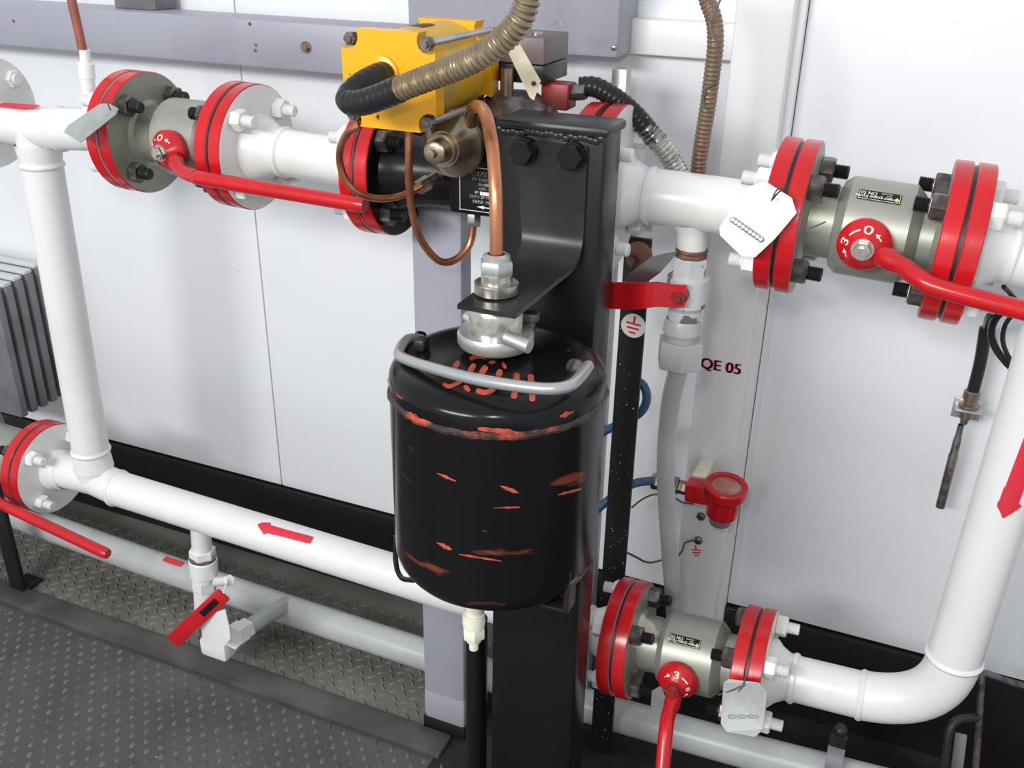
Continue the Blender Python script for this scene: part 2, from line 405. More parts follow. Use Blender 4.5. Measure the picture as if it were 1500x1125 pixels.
# joints (left outer face centre, right outer face centre of every flange pair)
def pair(px, py, ax=None):                     # pair centred on this pixel of the pipe plane
    return P(px, py, YP)
J_ul1 = pair(206, 193); J_ul2 = pair(361, 214); J_m = pair(566, 247); J_r = pair(884, 277)
J_ur1 = pair(1156, 316); J_ur2 = pair(1401, 356); J_lr1 = pair(919, 934); J_lr2 = pair(1104, 979); J_ll = pair(69, 683)
HP = TH + GAP / 2
ax_ul = (J_ul2 - J_ul1).normalized(); ax_m = (J_m - J_ul2).normalized(); ax_ur = (J_ur2 - J_ur1).normalized(); ax_lr = (J_lr2 - J_lr1).normalized()
ax_r = (J_ur1 - J_r).normalized()
ax_low = (J_lr1 - J_ll).normalized()

def paint_patch(parent, name, A, ax, r, stations, m='redmark'):
    """painted mark lying on a pipe: stations = (u, phi_lo, phi_hi); phi 0 is up, positive to the front"""
    ax = ax.normalized(); fr = (FR - ax * ax.dot(FR)).normalized(); upv = fr.cross(ax); upv = upv if upv.z >= -.01 else -upv
    if abs(ax.z) > .8: upv = XA
    mb = MB(); N = 6; rows = []
    for j in range(N + 1):
        row = []
        for (u, a, b) in stations:
            f = a + (b - a) * j / N; row.append(A + ax * u + (upv * math.cos(f) + fr * math.sin(f)) * (r + .0011))
        rows.append(row)
    for j in range(N): mb.strip(rows[j], rows[j + 1])
    return part(parent, name, mb, m)

# --- pipe A: far-left flange, tee, left riser and the whole lower run
pipeA = thing('white_pipe_loop', 'white gas pipe loop with tee, riser and long lower run marked by red arrow', 'pipe', (J_ll.x, YP, 0))
tee = P(52, 188, YP); low_t = P(140, 700, YP)
far = P(-60, 168, YP)
c_ul1 = J_ul1 - ax_ul * HP
mb = MB(); mb.tube([far, tee, c_ul1], RP, 32, smooth=False)
weld_ring(mb, tee.lerp(c_ul1, .28), c_ul1 - tee); weld_ring(mb, c_ul1 - ax_ul * .012, ax_ul)
part(pipeA, 'pipe', mb, 'white')
mb = MB(); mb.tube([tee, low_t], RP, 32, smooth=False); dv = (low_t - tee).normalized()
mb.lathe(tee, dv, [(.022, RP + .003), (.034, RP + .0018), (.045, RP)], 32); weld_ring(mb, tee + dv * .052, dv)
weld_ring(mb, low_t - dv * .055, dv); mb.lathe(low_t, -dv, [(.022, RP + .003), (.034, RP + .0018), (.05, RP)], 32)
part(pipeA, 'riser_pipe', mb, 'white')
c_ll = J_ll + ax_low * HP; c_lr1 = J_lr1 - ax_lr * HP
mb = MB(); mb.tube([c_ll, low_t, P(175, 716, YP), P(420, 792, YP), P(660, 866, YP), c_lr1], RP, 32, smooth=False)
neck(mb, c_ll, ax_low, .022, .036); weld_ring(mb, P(172, 715, YP), ax_low); neck(mb, c_lr1, -ax_lr, .034)
part(pipeA, 'pipe_run', mb, 'white')
part(pipeA, 'flange', flange_mb(J_ul1 - ax_ul * HP, ax_ul), ['red', 'white'], 'pipe flange with red rim')
part(pipeA, 'flange', flange_mb(J_ll + ax_low * (GAP / 2), ax_low), ['red', 'white'], 'white flange with red rim')
part(pipeA, 'flange', flange_mb(J_lr1 - ax_lr * HP, ax_lr), ['red', 'white'], 'pipe flange with red rim')
axf = (tee - far).normalized()
fc = P(4, 168, YP + .0) - axf * .02
part(pipeA, 'end_flange', flange_mb(fc - axf * .017, axf), ['white', 'white'], 'white flange at the pipe end')
_, u, v = frame(axf)
for k in range(4):
    a_ = PI / 4 + k * PI / 2; o = fc + (u * math.cos(a_) + v * math.sin(a_)) * .0615
    part(pipeA, 'flange_bolt', MB().hexa(o, o + axf * .009, .0135).cyl(o + axf * .009, o + axf * .013, .008), 'white')
q0 = P(388, 783, YP); q1 = P(466, 805, YP); L = (q1 - q0).length; dv = (q1 - q0).normalized()
paint_patch(pipeA, 'flow_arrow', q0, dv, RP, [(0, .40, .50), (.004, .30, .60), (.012, .20, .76), (.018, .16, .90), (.021, .30, .78), (.05, .32, .74), (L - .01, .30, .72), (L, .32, .70)])
q0 = P(-30, 146 + 33, YP); q1 = P(70, 153 + 33, YP); L = (q1 - q0).length
paint_patch(pipeA, 'flow_arrow', q0, q1 - q0, RP, [(0, -.05, .5), (L * .5, -.02, .5), (L * .8, .0, .52), (L * .95, .05, .42), (L, .15, .3)])
# small drain stub
q = P(293, 757, YP)
# --- pipe B: between the left ball valve and the shut-off valve
pipeB = thing('flanged_pipe_spool', 'short white pipe spool between red lever valve and black shut-off valve', 'pipe', (J_ul2.x + .08, YP, J_ul2.z))
c0 = J_ul2 + ax_m * HP; c1 = J_m - ax_m * HP
mb = MB(); mb.tube([c0, c1], RP, 32, smooth=False); neck(mb, c0, ax_m, .040, .044); neck(mb, c1, -ax_m, .02, .036)
part(pipeB, 'pipe', mb, 'white')
part(pipeB, 'flange', flange_mb(J_ul2 + ax_m * (GAP / 2), ax_m), ['red', 'white'], 'white flange with red rim')
axs = (J_r - J_m).normalized()
part(pipeB, 'flange', flange_mb(J_m - axs * HP, axs), ['red', 'white'], 'pipe flange with red rim')
# --- pipe C: from behind the post to the right valve, with a stub below
pipeC = thing('pipe_spool_with_stub', 'white pipe emerging beside the black post with a stub hanging below', 'pipe', (J_r.x + .1, YP, J_r.z))
c0 = J_r + ax_r * HP; c1 = J_ur1 - ax_ur * HP
stub = P(1013, 300, YP)
mb = MB(); mb.tube([c0, c1], RP + .001, 32, smooth=False); neck(mb, c0, ax_r, .034, .042); weld_ring(mb, c1 - ax_r * .02, ax_r)
part(pipeC, 'pipe', mb, 'white')
sb = P(1013, 372, YP)
part(pipeC, 'stub', MB().lathe(stub, sb - stub, [(.02, .021), (.031, .0165), (.033, .0165), ((sb - stub).length, .0165), ((sb - stub).length, 0)], 24), 'white')
part(pipeC, 'flange', flange_mb(J_r + ax_r * (GAP / 2), ax_r, .094), ['red', 'white'], 'white flange with red rim')
part(pipeC, 'flange', flange_mb(c1, ax_ur), ['red', 'white'], 'pipe flange with red rim')
# --- pipe D: right riser and bottom elbow
pipeD = thing('white_riser_pipe', 'white riser pipe with bottom elbow and a red downward arrow', 'pipe', (J_lr2.x + .2, YP, 0))
c0 = J_ur2 + ax_ur * HP; top = P(1585, 388, YP)
eb0 = P(1262, 1018, YP); eb1 = P(1398, 962, YP)
dlow = (eb0 - (J_lr2 + ax_lr * HP)).normalized(); vtop = P(1562, 430, YP); dver = (vtop - eb1).normalized()
corner = P(1378, 1040, YP)
def arc(p0, c, p1, n=14):
    return [p0.lerp(c, t).lerp(c.lerp(p1, t), t) for t in [k / n for k in range(n + 1)]]
mb = MB(); mb.tube([c0, P(1500, 377, YP), P(1560, 385, YP)], RP, 32, smooth=False); neck(mb, c0, ax_ur, .03, .042)
part(pipeD, 'pipe', mb, 'white')
mb = MB(); mb.tube(arc(P(1555, 384, YP), P(1588, 388, YP), vtop, 8) + [eb1], RP + .001, 32, smooth=False); weld_ring(mb, eb1, dver, RP + .001)
part(pipeD, 'riser', mb, 'white')
mb = MB(); mb.tube(arc(eb0, corner, eb1), RP + .001, 32, smooth=False); weld_ring(mb, eb0, dlow)
part(pipeD, 'elbow', mb, 'white')
c1 = J_lr2 + ax_lr * HP
mb = MB(); mb.tube([c1, eb0], RP, 32, smooth=False); neck(mb, c1, dlow, .03, .044)
part(pipeD, 'pipe_run', mb, 'white')
part(pipeD, 'flange', flange_mb(J_ur2 + ax_ur * (GAP / 2), ax_ur), ['red', 'white'], 'pipe flange with red rim')
part(pipeD, 'flange', flange_mb(J_lr2 + ax_lr * (GAP / 2), ax_lr), ['red', 'cream'], 'pipe flange with red rim')
q0 = P(1500, 618, YP); q1 = P(1474, 738, YP); L = (q1 - q0).length
mb = MB(); d = (q1 - q0).normalized(); fr = V((-.05, -.9, .45)); fr = (fr - d * fr.dot(d)).normalized(); sd = d.cross(fr)
A_ = []; B_ = []
for (t, a0, b0) in ((0, -.28, .30), (.3, -.30, .29), (.8, -.31, .29), (.84, -.44, .32), (.88, -.34, .30), (.94, -.18, .14), (1, -.02, .02)):
    ax0 = P(1513, 618, YP).lerp(P(1470, 738, YP), t)
    A_.append((t, a0, b0, ax0))
rows = []
for j in range(7):
    rows.append([c + (fr * math.cos(a0 + (b0 - a0) * j / 6) + sd * math.sin(a0 + (b0 - a0) * j / 6)) * (RP + .0018) for (t, a0, b0, c) in A_])
for j in range(6): mb.strip(rows[j], rows[j + 1])
part(pipeD, 'flow_arrow', mb, 'redmark')

# ================================================================ BALL VALVES
def ball_valve(label, Ja, axa, Jb, axb, hub_px, lever, marks=0, body='steel', plate=None, faceA='steel', faceB='steel', wf=(True, False), group='flanged ball valves with red levers'):
    ax = (Jb - Ja).normalized(); C = (Ja + Jb) / 2
    t = thing('ball_valve', label, 'valve', (C.x, C.y, C.z - .08), group)
    a = Ja + axa * (GAP / 2); b = Jb - axb * HP
    part(t, 'flange', flange_mb(a, axa), ['red', faceA], 'valve flange with red rim'); part(t, 'flange', flange_mb(b, axb), ['red', faceB], 'valve flange with red rim')
    a2 = a + axa * TH; L = (b - a2).length
    part(t, 'gasket', MB().cyl(Ja - axa * .0019, Ja + axa * .0019, .0765, n=40), 'bolt_dark'); part(t, 'gasket', MB().cyl(Jb - axb * .0019, Jb + axb * .0019, .0765, n=40), 'bolt_dark')
    m0 = L * .27; m1 = L * .86
    pr = [(0, .044), (.004, .038), (m0 - .006, .037), (m0 - .004, .044), (m0 + .004, .0505), (m1 - .010, .0505), (m1, .041), (m1 + .001, .037), (L - .004, .037), (L, .042)]
    bd = part(t, 'body', MB().lathe(a2, b - a2, pr, 48), body)
    if plate is not None:
        pc = a2 + ax * (L * plate[0]); fr = (FR - ax * ax.dot(FR)).normalized(); upv = -fr.cross(ax) if fr.cross(ax).z < 0 else fr.cross(ax); R = .0506; f0 = plate[1]
        def cm(u, v_, off): f = f0 + v_ / R; return pc + ax * u + (upv * math.cos(f) + fr * math.sin(f)) * (R + off)
        hw, hh = .0205, .0062
        def patch(u0, u1, v0, v1, off):
            mb = MB(); n = 6; rows = [[cm(u0, v0 + (v1 - v0) * k / n, off) for k in range(n + 1)], [cm(u1, v0 + (v1 - v0) * k / n, off) for k in range(n + 1)]]
            return mb.strip(*rows)
        lp = part(bd, 'label_plate', patch(-hw, hw, -hh, hh, .0004), 'black_plate', 'black label plate with light lettering')
        fn = lambda x, y: cm(-x, y, .0009)
        mb = MB(); text_mb(mb, 'Темпераря Кран', .0050, lambda x, y: fn(x + .002, y + .0020), .00015); text_mb(mb, 'DN 50', .0056, lambda x, y: fn(x + .0105, y - .0025), .00015)
        text_mb(mb, 'шаровой', .0024, lambda x, y: fn(x - .0065, y - .0035)); text_mb(mb, 'кран', .0022, lambda x, y: fn(x - .009, y - .0010))
        for (u0, u1, v0, v1) in ((-hw + .001, -hw + .0015, -hh + .001, hh - .001), (hw - .0015, hw - .001, -hh + .001, hh - .001), (-hw + .001, hw - .001, hh - .0013, hh - .0008)):
            g = patch(u0, u1, v0, v1, .0008); o_ = len(mb.v); mb.v += g.v
            for q in g.f: mb.face([o_ + i for i in q])
        mk = MB(); bb = len(mk.v); mk.v += [cm(.0165 + .0027 * math.cos(k * PI / 2), .0020 + .0027 * math.sin(k * PI / 2), .0010) for k in range(4)]; mk.face((0, 1, 2, 3))
        text = mb; me_ = text
        ob = bpy.data.objects.new('lettering', mesh_of('lettering', me_, 'ink', origin_of(t))); COL.objects.link(ob); ob.parent = bd
        ob2 = bpy.data.objects.new('diamond_mark', mesh_of('diamond_mark', mk, 'green_ink', origin_of(t))); COL.objects.link(ob2); ob2.parent = bd
    studs(t, Ja, axa, wf[0]); studs(t, Jb, axb, wf[1])
    if hub_px:
        H = P(hub_px[0], hub_px[1], YP - .077); base = V((H.x, YP - .047, H.z)) ; n_ = (H - base).normalized()
        n_ = (n_ + FR * 2).normalized(); base = H - n_ * .030
        part(t, 'stem_collar', MB().lathe(base - n_ * .02, n_, [(0, .019), (.018, .019), (.024, .017)], 24), body)
        hr = part(t, 'hub', MB().lathe(base, n_, [(0, 0), (0, .021), (.004, .0255), (.011, .0262), (.018, .0215), (.024, .0135), (.026, .0115), (.026, 0)], 36), 'red', 'red painted lever hub')
        top = base + n_ * .026
        nt = part(t, 'hub_nut', MB().cyl(top, top + n_ * .0015, .0108, n=24).hexa(top + n_ * .0015, top + n_ * .0085, .0088).cyl(top + n_ * .0085, top + n_ * .012, .0042, n=14), 'nickel' if marks != 3 else 'red_dull')
        # white position marks on the sloped face
        u = (UP - n_ * n_.z).normalized(); r_ = n_.cross(u) * -1     # r_ points to the viewer's right
        if r_.x < 0: r_ = -r_
        def cone(th, rr):       # th clockwise from up, rr radius on the sloped face
            tt = .018 + (.0215 - rr) / .008 * .006
            return base + n_ * (tt + .0005) + (u * math.cos(th) + r_ * math.sin(th)) * rr
        mb = MB(); a0, a1 = {1: (-.15, -1.15), 2: (.12, -1.35), 3: (0.0, 1.45)}[marks] if marks else (0, 0)
        if marks:
            def put(txt, th0, sz, rr=.0178): text_mb(mb, txt, sz, lambda x, y: cone(th0 + x / rr, rr + y * .95), .0004)
            put('O' if marks != 3 else 'З', a0, .0105); put('З' if marks != 3 else 'o', a1, .0105)
            s_ = 1 if a1 > a0 else -1; n = 8
            ra = [a0 + s_ * .42 + (a1 - a0 - s_ * .84) * k / n for k in range(n + 1)]
            mb.strip([cone(x, .0188) for x in ra], [cone(x, .0174) for x in ra])
            for th0, s2 in ((a0 - s_ * .55, -s_), (a1 + s_ * .5, s_)):
                mb.strip([cone(th0, .0182), cone(th0 + s2 * .4, .0182)], [cone(th0, .0172), cone(th0 + s2 * .4, .0172)])
                b_ = len(mb.v); mb.v += [cone(th0 - s2 * .12, .0177), cone(th0 + s2 * .12, .0200), cone(th0 + s2 * .12, .0156)]; mb.face((b_, b_ + 1, b_ + 2))
            ob = bpy.data.objects.new('position_marks', mesh_of('position_marks', mb, 'ink', origin_of(t))); COL.objects.link(ob); ob.parent = hr
        if lever:
            l0 = P(*lever[0]); dl = l0 - base; dl = (dl - n_ * n_.dot(dl)).normalized(); pts = [base + n_ * .009 + dl * .012] + PL(lever)
            Lt = sum((pts[i + 1] - pts[i]).length for i in range(len(pts) - 1))
            part(t, 'lever', MB().tube(pts, .009, 16, .006, rf=lambda d: .0105 if d < .03 else .0092 if d < Lt - .001 else .0080), 'red', 'red painted lever')
    return t
ball_valve('flanged gray ball valve whose red lever points at the black shut-off valve', J_ul1, ax_ul, J_ul2, ax_m, (232, 225), [(258, 238, .972), (268, 251, .96), (288, 259, .95), (312, 264, .945), (535, 301, .942)], 1)
ball_valve('flanged gray ball valve with red lever between white stub pipe and white riser', J_ur1, ax_ur, J_ur2, ax_ur, (1263, 367), [(1294, 376, .978), (1318, 388, .968), (1350, 410, .95), (1385, 425, .945), (1560, 470, .94)], 2, plate=(.52, .62))
ball_valve('paint-stained gray ball valve with red lever hanging down beside bottom elbow', J_lr1, ax_lr, J_lr2, ax_lr, (986, 1012), [(979, 1048, .945), (975, 1075, .925), (968, 1160, .88)], 3, body='steel_patch', plate=(.50, .62))
# lower-left valve: mostly out of frame
ax_ll = ax_low; J_l0 = J_ll - ax_ll * .205
ball_valve('gray ball valve flanged to lower white pipe, its red lever over the floor pipe', J_l0, ax_ll, J_ll, ax_ll, (-52, 700), [(-20, 722, .95), (0, 737, .945), (158, 812, .945)], 0, wf=(False, False))
# cream paint drips on the lower right valve body
# ================================================================ SHUT-OFF VALVE (black body)
xm = (J_ul2.x + J_r.x) / 2
sv = thing('shutoff_valve', 'black flanged shut-off valve body with nameplate under the yellow actuator', 'valve', ((J_m.x + J_r.x) / 2, YP, J_m.z - .09))
axs = (J_r - J_m).normalized()
part(sv, 'flange', flange_mb(J_m + axs * (GAP / 2), axs), ['red', 'black'], 'black flange with red rim')
part(sv, 'flange', flange_mb(J_r - axs * HP, axs, .094), ['red', 'red_dull'], 'valve flange with red rim')
part(sv, 'gasket', MB().cyl(J_m - axs * .0019, J_m + axs * .0019, .0765, n=40), 'bolt_dark')
part(sv, 'gasket', MB().cyl(J_r - axs * .0019, J_r + axs * .0019, .0765, n=40), 'bolt_dark')
a = J_m + axs * HP; b = J_r - axs * HP; L = (b - a).length
part(sv, 'throat', MB().lathe(a, axs, [(0, .052), (.015, .044), (.05, .040), (L - .05, .040), (L, .05)], 36), 'black')
YV = .985
n0 = P(672, 250, YV); n1 = P(742, 320, YV)
bc = V(((P(655, 270, YV).x + P(800, 270, YV).x) / 2, (YV + 1.10) / 2, (P(690, 180, YV).z + P(690, 318, YV).z) / 2))
part(sv, 'body', MB().box(bc, (P(800, 270, YV).x - P(655, 270, YV).x, 1.10 - YV, P(690, 180, YV).z - P(690, 316, YV).z), .007), 'black')
# nameplate
ny = YV - .0004
p0 = P(673, 246, ny); p1 = P(680, 309, ny); p2 = P(760, 322, ny); 
hx = .034; cx = p0.x + hx; zt_ = P(690, 243, ny).z; zb_ = P(690, 309, ny).z; cz = (zt_ + zb_) / 2; hz_ = (zt_ - zb_) / 2
npl = part(sv, 'nameplate', MB().box((cx, ny - .0003, cz), (2 * hx, .0012, 2 * hz_), .0004), 'black_plate', 'black nameplate with white lettering')
mb = MB(); yy = ny - .0012
fn = lambda ox, oz: (lambda x, y: V((cx + ox + x, yy, cz + oz + y)))
for txt, sz, ox, oz in (('СТАНДАРТ', .0082, .004, .0175), ('ТУ 4218 014-05749', .0050, .002, .0115), ('1ExdIIBT4', .0050, .0, .0062), ('+5°C ÷ tа', .0046, .0, .0012), ('№', .0046, -.012, -.0035), ('СЕРТ № РОСС RU', .0048, .0, -.0085), ('DN50  PN6.3  Ру', .0052, .002, -.0138)):
    text_mb(mb, txt, sz, fn(ox, oz), .0002)
mb.box((cx + .002, yy, cz - .0037), (.02, .0003, .004)); mb.box((cx + .006, yy, cz - .0195), (.018, .0003, .0012))
b0 = len(mb.v); mb.v += [V((cx - .012, yy, cz - .0195)), V((cx - .003, yy, cz - .0175)), V((cx - .003, yy, cz - .0215))]; mb.face((b0, b0 + 1, b0 + 2))
for (x0, z0, x1, z1) in ((-1, -1, 1, -1), (-1, 1, 1, 1), (-1, -1, -1, 1), (1, -1, 1, 1)):
    mb.box((cx + (x0 + x1) / 2 * (hx - .001), yy, cz + (z0 + z1) / 2 * (hz_ - .001)), (max(abs(x1 - x0) * hx, .0007), .0003, max(abs(z1 - z0) * hz_, .0007)))
o_ = bpy.data.objects.new('lettering', mesh_of('lettering', mb, 'ink', origin_of(sv))); COL.objects.link(o_); o_.parent = npl
# bronze bonnet cone, facing the front
q = P(669, 210, .957)
part(sv, 'bonnet', MB().lathe(q + V((0, .03, 0)), FR, [(0, .022), (.028, .022), (.030, .031), (.034, .0345), (.041, .0345), (.060, .0215), (.063, .0190), (.063, .0165), (.068, .0165), (.068, .0130), (.083, .0120), (.085, .009), (.085, .0048), (.092, .0045), (.0925, 0)], 40), 'bronze', 'bronze conical bonnet')
q0 = P(742, 168, 1.02); part(sv, 'pillar', MB().cyl(q0, q0 + UP * .05, .0075, n=18), 'bronze')
q0 = P(712, 183, 1.0); part(sv, 'top_cover', MB().lathe(V((bc.x, 1.035, bc.z + .050)), UP, [(0, .048), (.012, .048), (.018, .042), (.03, .026), (.03, 0)], 32), 'bolt')
for (px, py) in ((770, 172), (806, 168), (790, 178)):
    q0 = P(px, py, 1.02); part(sv, 'cover_nut', MB().hexa(q0 - UP * .012, q0 + UP * .004, .010).cyl(q0 + UP * .004, q0 + UP * .009, .005, n=12), 'bolt')
studs(sv, J_m, axs, True); studs(sv, J_r, axs, False, pr=.072)
# front compression fitting on the body where the first copper loop ends
q0 = P(612, 276, .965); q1 = P(640, 258, .99)
part(sv, 'fitting', MB().hexa(q0, q0.lerp(q1, .6), .0085).cyl(q0.lerp(q1, .5), q1, .006), 'bronze')
q0 = P(694, 328, 1.0); part(sv, 'fitting', MB().hexa(q0 - UP * .002, q0 + UP * .012, .0085).cyl(q0 + UP * .01, q0 + UP * .03, .006), 'nickel')

# ================================================================ ACTUATOR
Y0 = .875; LA = .151
xa0 = P(503, 125, Y0).x; xa1 = P(638, 130, Y0).x; za1 = P(570, 45, Y0).z; za0 = P(572, 190, Y0).z
AC = V(((xa0 + xa1) / 2, Y0, (za0 + za1) / 2)); hw = (xa1 - xa0) / 2; hh = (za1 - za0) / 2
act = thing('pneumatic_actuator', 'yellow pneumatic cylinder actuator with tie rods above black valve', 'actuator', (AC.x, Y0 + .07, za0))
def cap_outline(hw, hh, ch, notch):
    pts = []; rr = .0125; o = .007; aa = math.atan2(math.sqrt(rr * rr - o * o), o)
    for sx, sz in ((1, 1), (-1, 1), (-1, -1), (1, -1)):
        A = []
        for k in range(10):
            f = -aa - k / 9 * (1.5 * PI - 2 * aa + 0)      # from the side edge, round the inner side, to the top edge
            A.append((sx * (hw - o + rr * math.cos(f)), sz * (hh - o + rr * math.sin(f))))
        if sx * sz < 0: A = A[::-1]
        pts += A
    return pts
def capmb(y, th):
    pts = [V((AC.x + x, y + th / 2, AC.z + z)) for x, z in cap_outline(hw, hh, .014, 0)]
    return MB().poly(pts, th)
fc_ = part(act, 'end_cap', capmb(Y0, .018), 'yellow', 'yellow square end cap')
part(act, 'end_cap', capmb(Y0 + LA - .022, .022), 'yellow', 'yellow square end cap')
R_ = min(hw, hh) * .985
part(act, 'barrel', MB().lathe(V((AC.x, Y0 + .017, AC.z)), -FR, [(0, R_), (LA - .038, R_)], 48), 'yellow_dirty', 'dirty yellow barrel')
part(act, 'boss', MB().lathe(V((AC.x - .006, Y0 + .001, AC.z + .006)), FR, [(0, .019), (.004, .0185), (.005, .017), (.005, 0)], 32), 'yellow')
pm = MB(); al = .62
for k in range(7):
    pass
A_ = []; B_ = []
for k in range(6):
    f = -.15 + k * .07; d_ = V((math.sin(f), 0, math.cos(f))) * (R_ + .0006); A_.append(V((AC.x, Y0 + .055, AC.z)) + d_); B_.append(V((AC.x, Y0 + .085, AC.z)) + d_)
pm.strip(A_, B_); part(act, 'label_sticker', pm, 'bolt_dark')
for sx in (-1, 1):
    for sz in (-1, 1):
        x = AC.x + sx * (hw - .010); z = AC.z + sz * (hh - .010)
        part(act, 'tie_rod', MB().cyl(V((x, Y0 - .002, z)), V((x, Y0 + LA, z)), .0036, n=14), 'galv')
        part(act, 'rod_nut', MB().hexa(V((x, Y0 + .008, z)), V((x, Y0 - .001, z)), .0072).cyl(V((x, Y0 - .001, z)), V((x, Y0 - .004, z)), .0036, n=12), 'bolt')
# solenoid block behind
sol = thing('solenoid_block', 'brown and gray solenoid box behind the yellow actuator', 'solenoid', P(800, 118, 1.03))
sx1 = P(797, 80, 1.03).x; sz1 = P(797, 56, 1.03).z; sz0 = P(797, 124, 1.03).z; szm = P(797, 96, 1.03).z
part(sol, 'cover', MB().box((sx1 - .05, 1.03 + .038, (sz1 + szm) / 2), (.10, .076, sz1 - szm), .002), 'brown_box')
part(sol, 'base', MB().box((sx1 - .05, 1.03 + .038, (szm + sz0) / 2 - .0004), (.10, .076, szm - sz0), .002), 'black_dust')
for (px, py) in ((787, 51), (815, 36)):
    q = PZ(px, py, sz1); part(sol, 'screw', MB().cyl(q, q + UP * .003, .0062, n=16), 'nickel')
q = P(826, 140, 1.06)
part(sol, 'terminal_block', MB().box(q + V((-.006, 0, 0)), (.032, .03, .028), .002), 'red_dull', 'red terminal block')
part(sol, 'gland', MB().hexa(q + V((.010, 0, .004)), q + V((.026, 0, .006)), .0095), 'bolt')

# ================================================================ HOSES AND COPPER TUBES
def corrugated(pitch, r, amp):
    return lambda d: r + amp * math.sin(2 * PI * d / pitch)
hs = thing('corrugated_hose', 'bronze corrugated metal hose with black boot looping over yellow actuator', 'hose', P(583, 132, .81))
bp_ = PL([(566, 108, .876), (552, 112, .858), (530, 124, .838), (513, 139, .826), (512, 149, .818), (530, 150, .812), (556, 142, .81), (586, 130, .808)])
part(hs, 'boot', MB().tube(bp_, .012, 18, .0012, rf=corrugated(.0075, .0123, .0002)), 'rubber', 'black rubber boot')
hp = PL([(584, 131, .808), (620, 117, .805), (660, 102, .802), (700, 84, .80), (735, 60, .80), (758, 35, .80), (770, 8, .80), (776, -30, .80), (778, -80, .80)])
part(hs, 'hose', MB().tube(hp, .0105, 18, .0011, rf=corrugated(.0052, .0108, .0011)), 'hose_steel')
hs2 = thing('conduit_hose', 'black and silver taped conduit running behind the white pipe', 'hose', P(920, 155, 1.08))
h2 = PL([(848, 128, 1.065), (872, 128, 1.07), (900, 143, 1.075), (925, 163, 1.08)]); 
part(hs2, 'sleeve', MB().tube(h2 + PL([(945, 186, 1.085)]), .011, 16, .0012, rf=corrugated(.006, .0112, .0005)), 'rubber', 'black sleeve')
part(hs2, 'taped_hose', MB().tube(PL([(932, 170, 1.083), (950, 192, 1.088), (966, 210, 1.09)]), .0112, 16, .0012, rf=corrugated(.006, .0117, .0004)), 'tape')
part(hs2, 'hose', MB().tube(PL([(950, 192, 1.088), (975, 222, 1.092), (992, 250, 1.10), (1004, 285, 1.11), (1006, 320, 1.12)]), .0105, 16, .0011, rf=corrugated(.005, .0108, .0010)), 'nickel')
hs3 = thing('corrugated_hose', 'brown reddish corrugated hose hanging against the white wall rail', 'hose', P(1022, 290, 1.15))
part(hs3, 'hose', MB().tube(PL([(1024, -40, 1.16), (1036, 0, 1.16), (1046, 30, 1.155), (1048, 65, 1.15), (1043, 110, 1.15), (1037, 155, 1.15), (1029, 205, 1.15), (1023, 250, 1.15), (1018, 330, 1.15)]), .009, 16, .0012, rf=corrugated(.0050, .0092, .0006)), 'hose_red')
part(hs3, 'tie_wire', MB().tube(PL([(1056, -2, 1.14), (1040, 35, 1.138), (1048, 60, 1.136), (1054, 90, 1.136), (1050, 120, 1.137), (1034, 130, 1.14), (1030, 145, 1.138), (1038, 165, 1.137)]), .0012, 6), 'wire')
def copper(label, pts, r=.0045, m='copper', ends=()):
    t = thing('copper_tube', label, 'tube', P(*pts[-1]))
    part(t, 'tube', MB().tube(PL(pts), r, 14, .005), m)
    for (p0, p1, rr, mm) in ends: part(t, 'fitting_nut', MB().hexa(P(*p0), P(*p1), rr), mm)
    return t
copper('thin copper tube looping across red flange under the yellow actuator', [(527, 184, .885), (510, 194, .885), (499, 215, .89), (498, 240, .895), (508, 266, .90), (530, 285, .91), (560, 291, .93), (590, 286, .95), (618, 272, .965)], .0040)
copper('copper tube dropping in a U below black valve body', [(600, 190, .93), (599, 230, .93), (600, 280, .935), (607, 325, .94), (622, 360, .95), (645, 383, .965), (668, 380, .98), (688, 358, .995), (694, 328, 1.0)], .0044)
copper('thick copper tube arching down to the bracket fitting above tank', [(690, 180, .93), (690, 165, .90), (697, 156, .87), (709, 163, .84), (717, 190, .815), (723, 230, .795), (726, 280, .78), (727, 330, .775), (727, 385, .775)], .0062)
tt = thing('thin_copper_line', 'brown copper line rising past the gray beam from a white fitting', 'tube', P(131, 150, YP))
part(tt, 'tube', MB().tube(PL([(96, -60, YP), (104, -5, YP), (115, 45, YP), (125, 92, YP)]), .0062, 14), 'brown_tube')
part(tt, 'stub', MB().lathe(P(133, 166, YP), P(125, 85, YP) - P(133, 166, YP), [(0, .012), (.022, .0085), (.034, .0085), (.034, .0095), (.048, .0095), (.048, .011), (.067, .011), (.069, .0075), (.085, .007), (.085, 0)], 20), 'white')

# ================================================================ POST, BRACKET
YPo = .89
px0 = P(726, 250, YPo).x; px1 = P(884, 250, YPo).x; pz = P(806, 190, YPo).z; pc_ = (px0 + px1) / 2
post = thing('steel_post', 'glossy black square steel post carrying the bracket behind tank', 'post', (pc_, YPo + .03, 0))
part(post, 'tube', MB().box((pc_, YPo + .027, pz / 2), (px1 - px0, .054, pz), .005), 'black')
part(post, 'cap_plate', MB().box((pc_ + .002, YPo + .026, pz + .002), (px1 - px0 + .004, .06, .010), .004), 'black_dust')
wb = MB()
for k in range(22): wb.box((px0 + .004 + k * (px1 - px0 - .008) / 21, YPo - .001, pz - .005 + random.uniform(-.0015, .0015)), (.007, .006, .006), .002)
part(post, 'weld_bead', wb, 'black_dust')
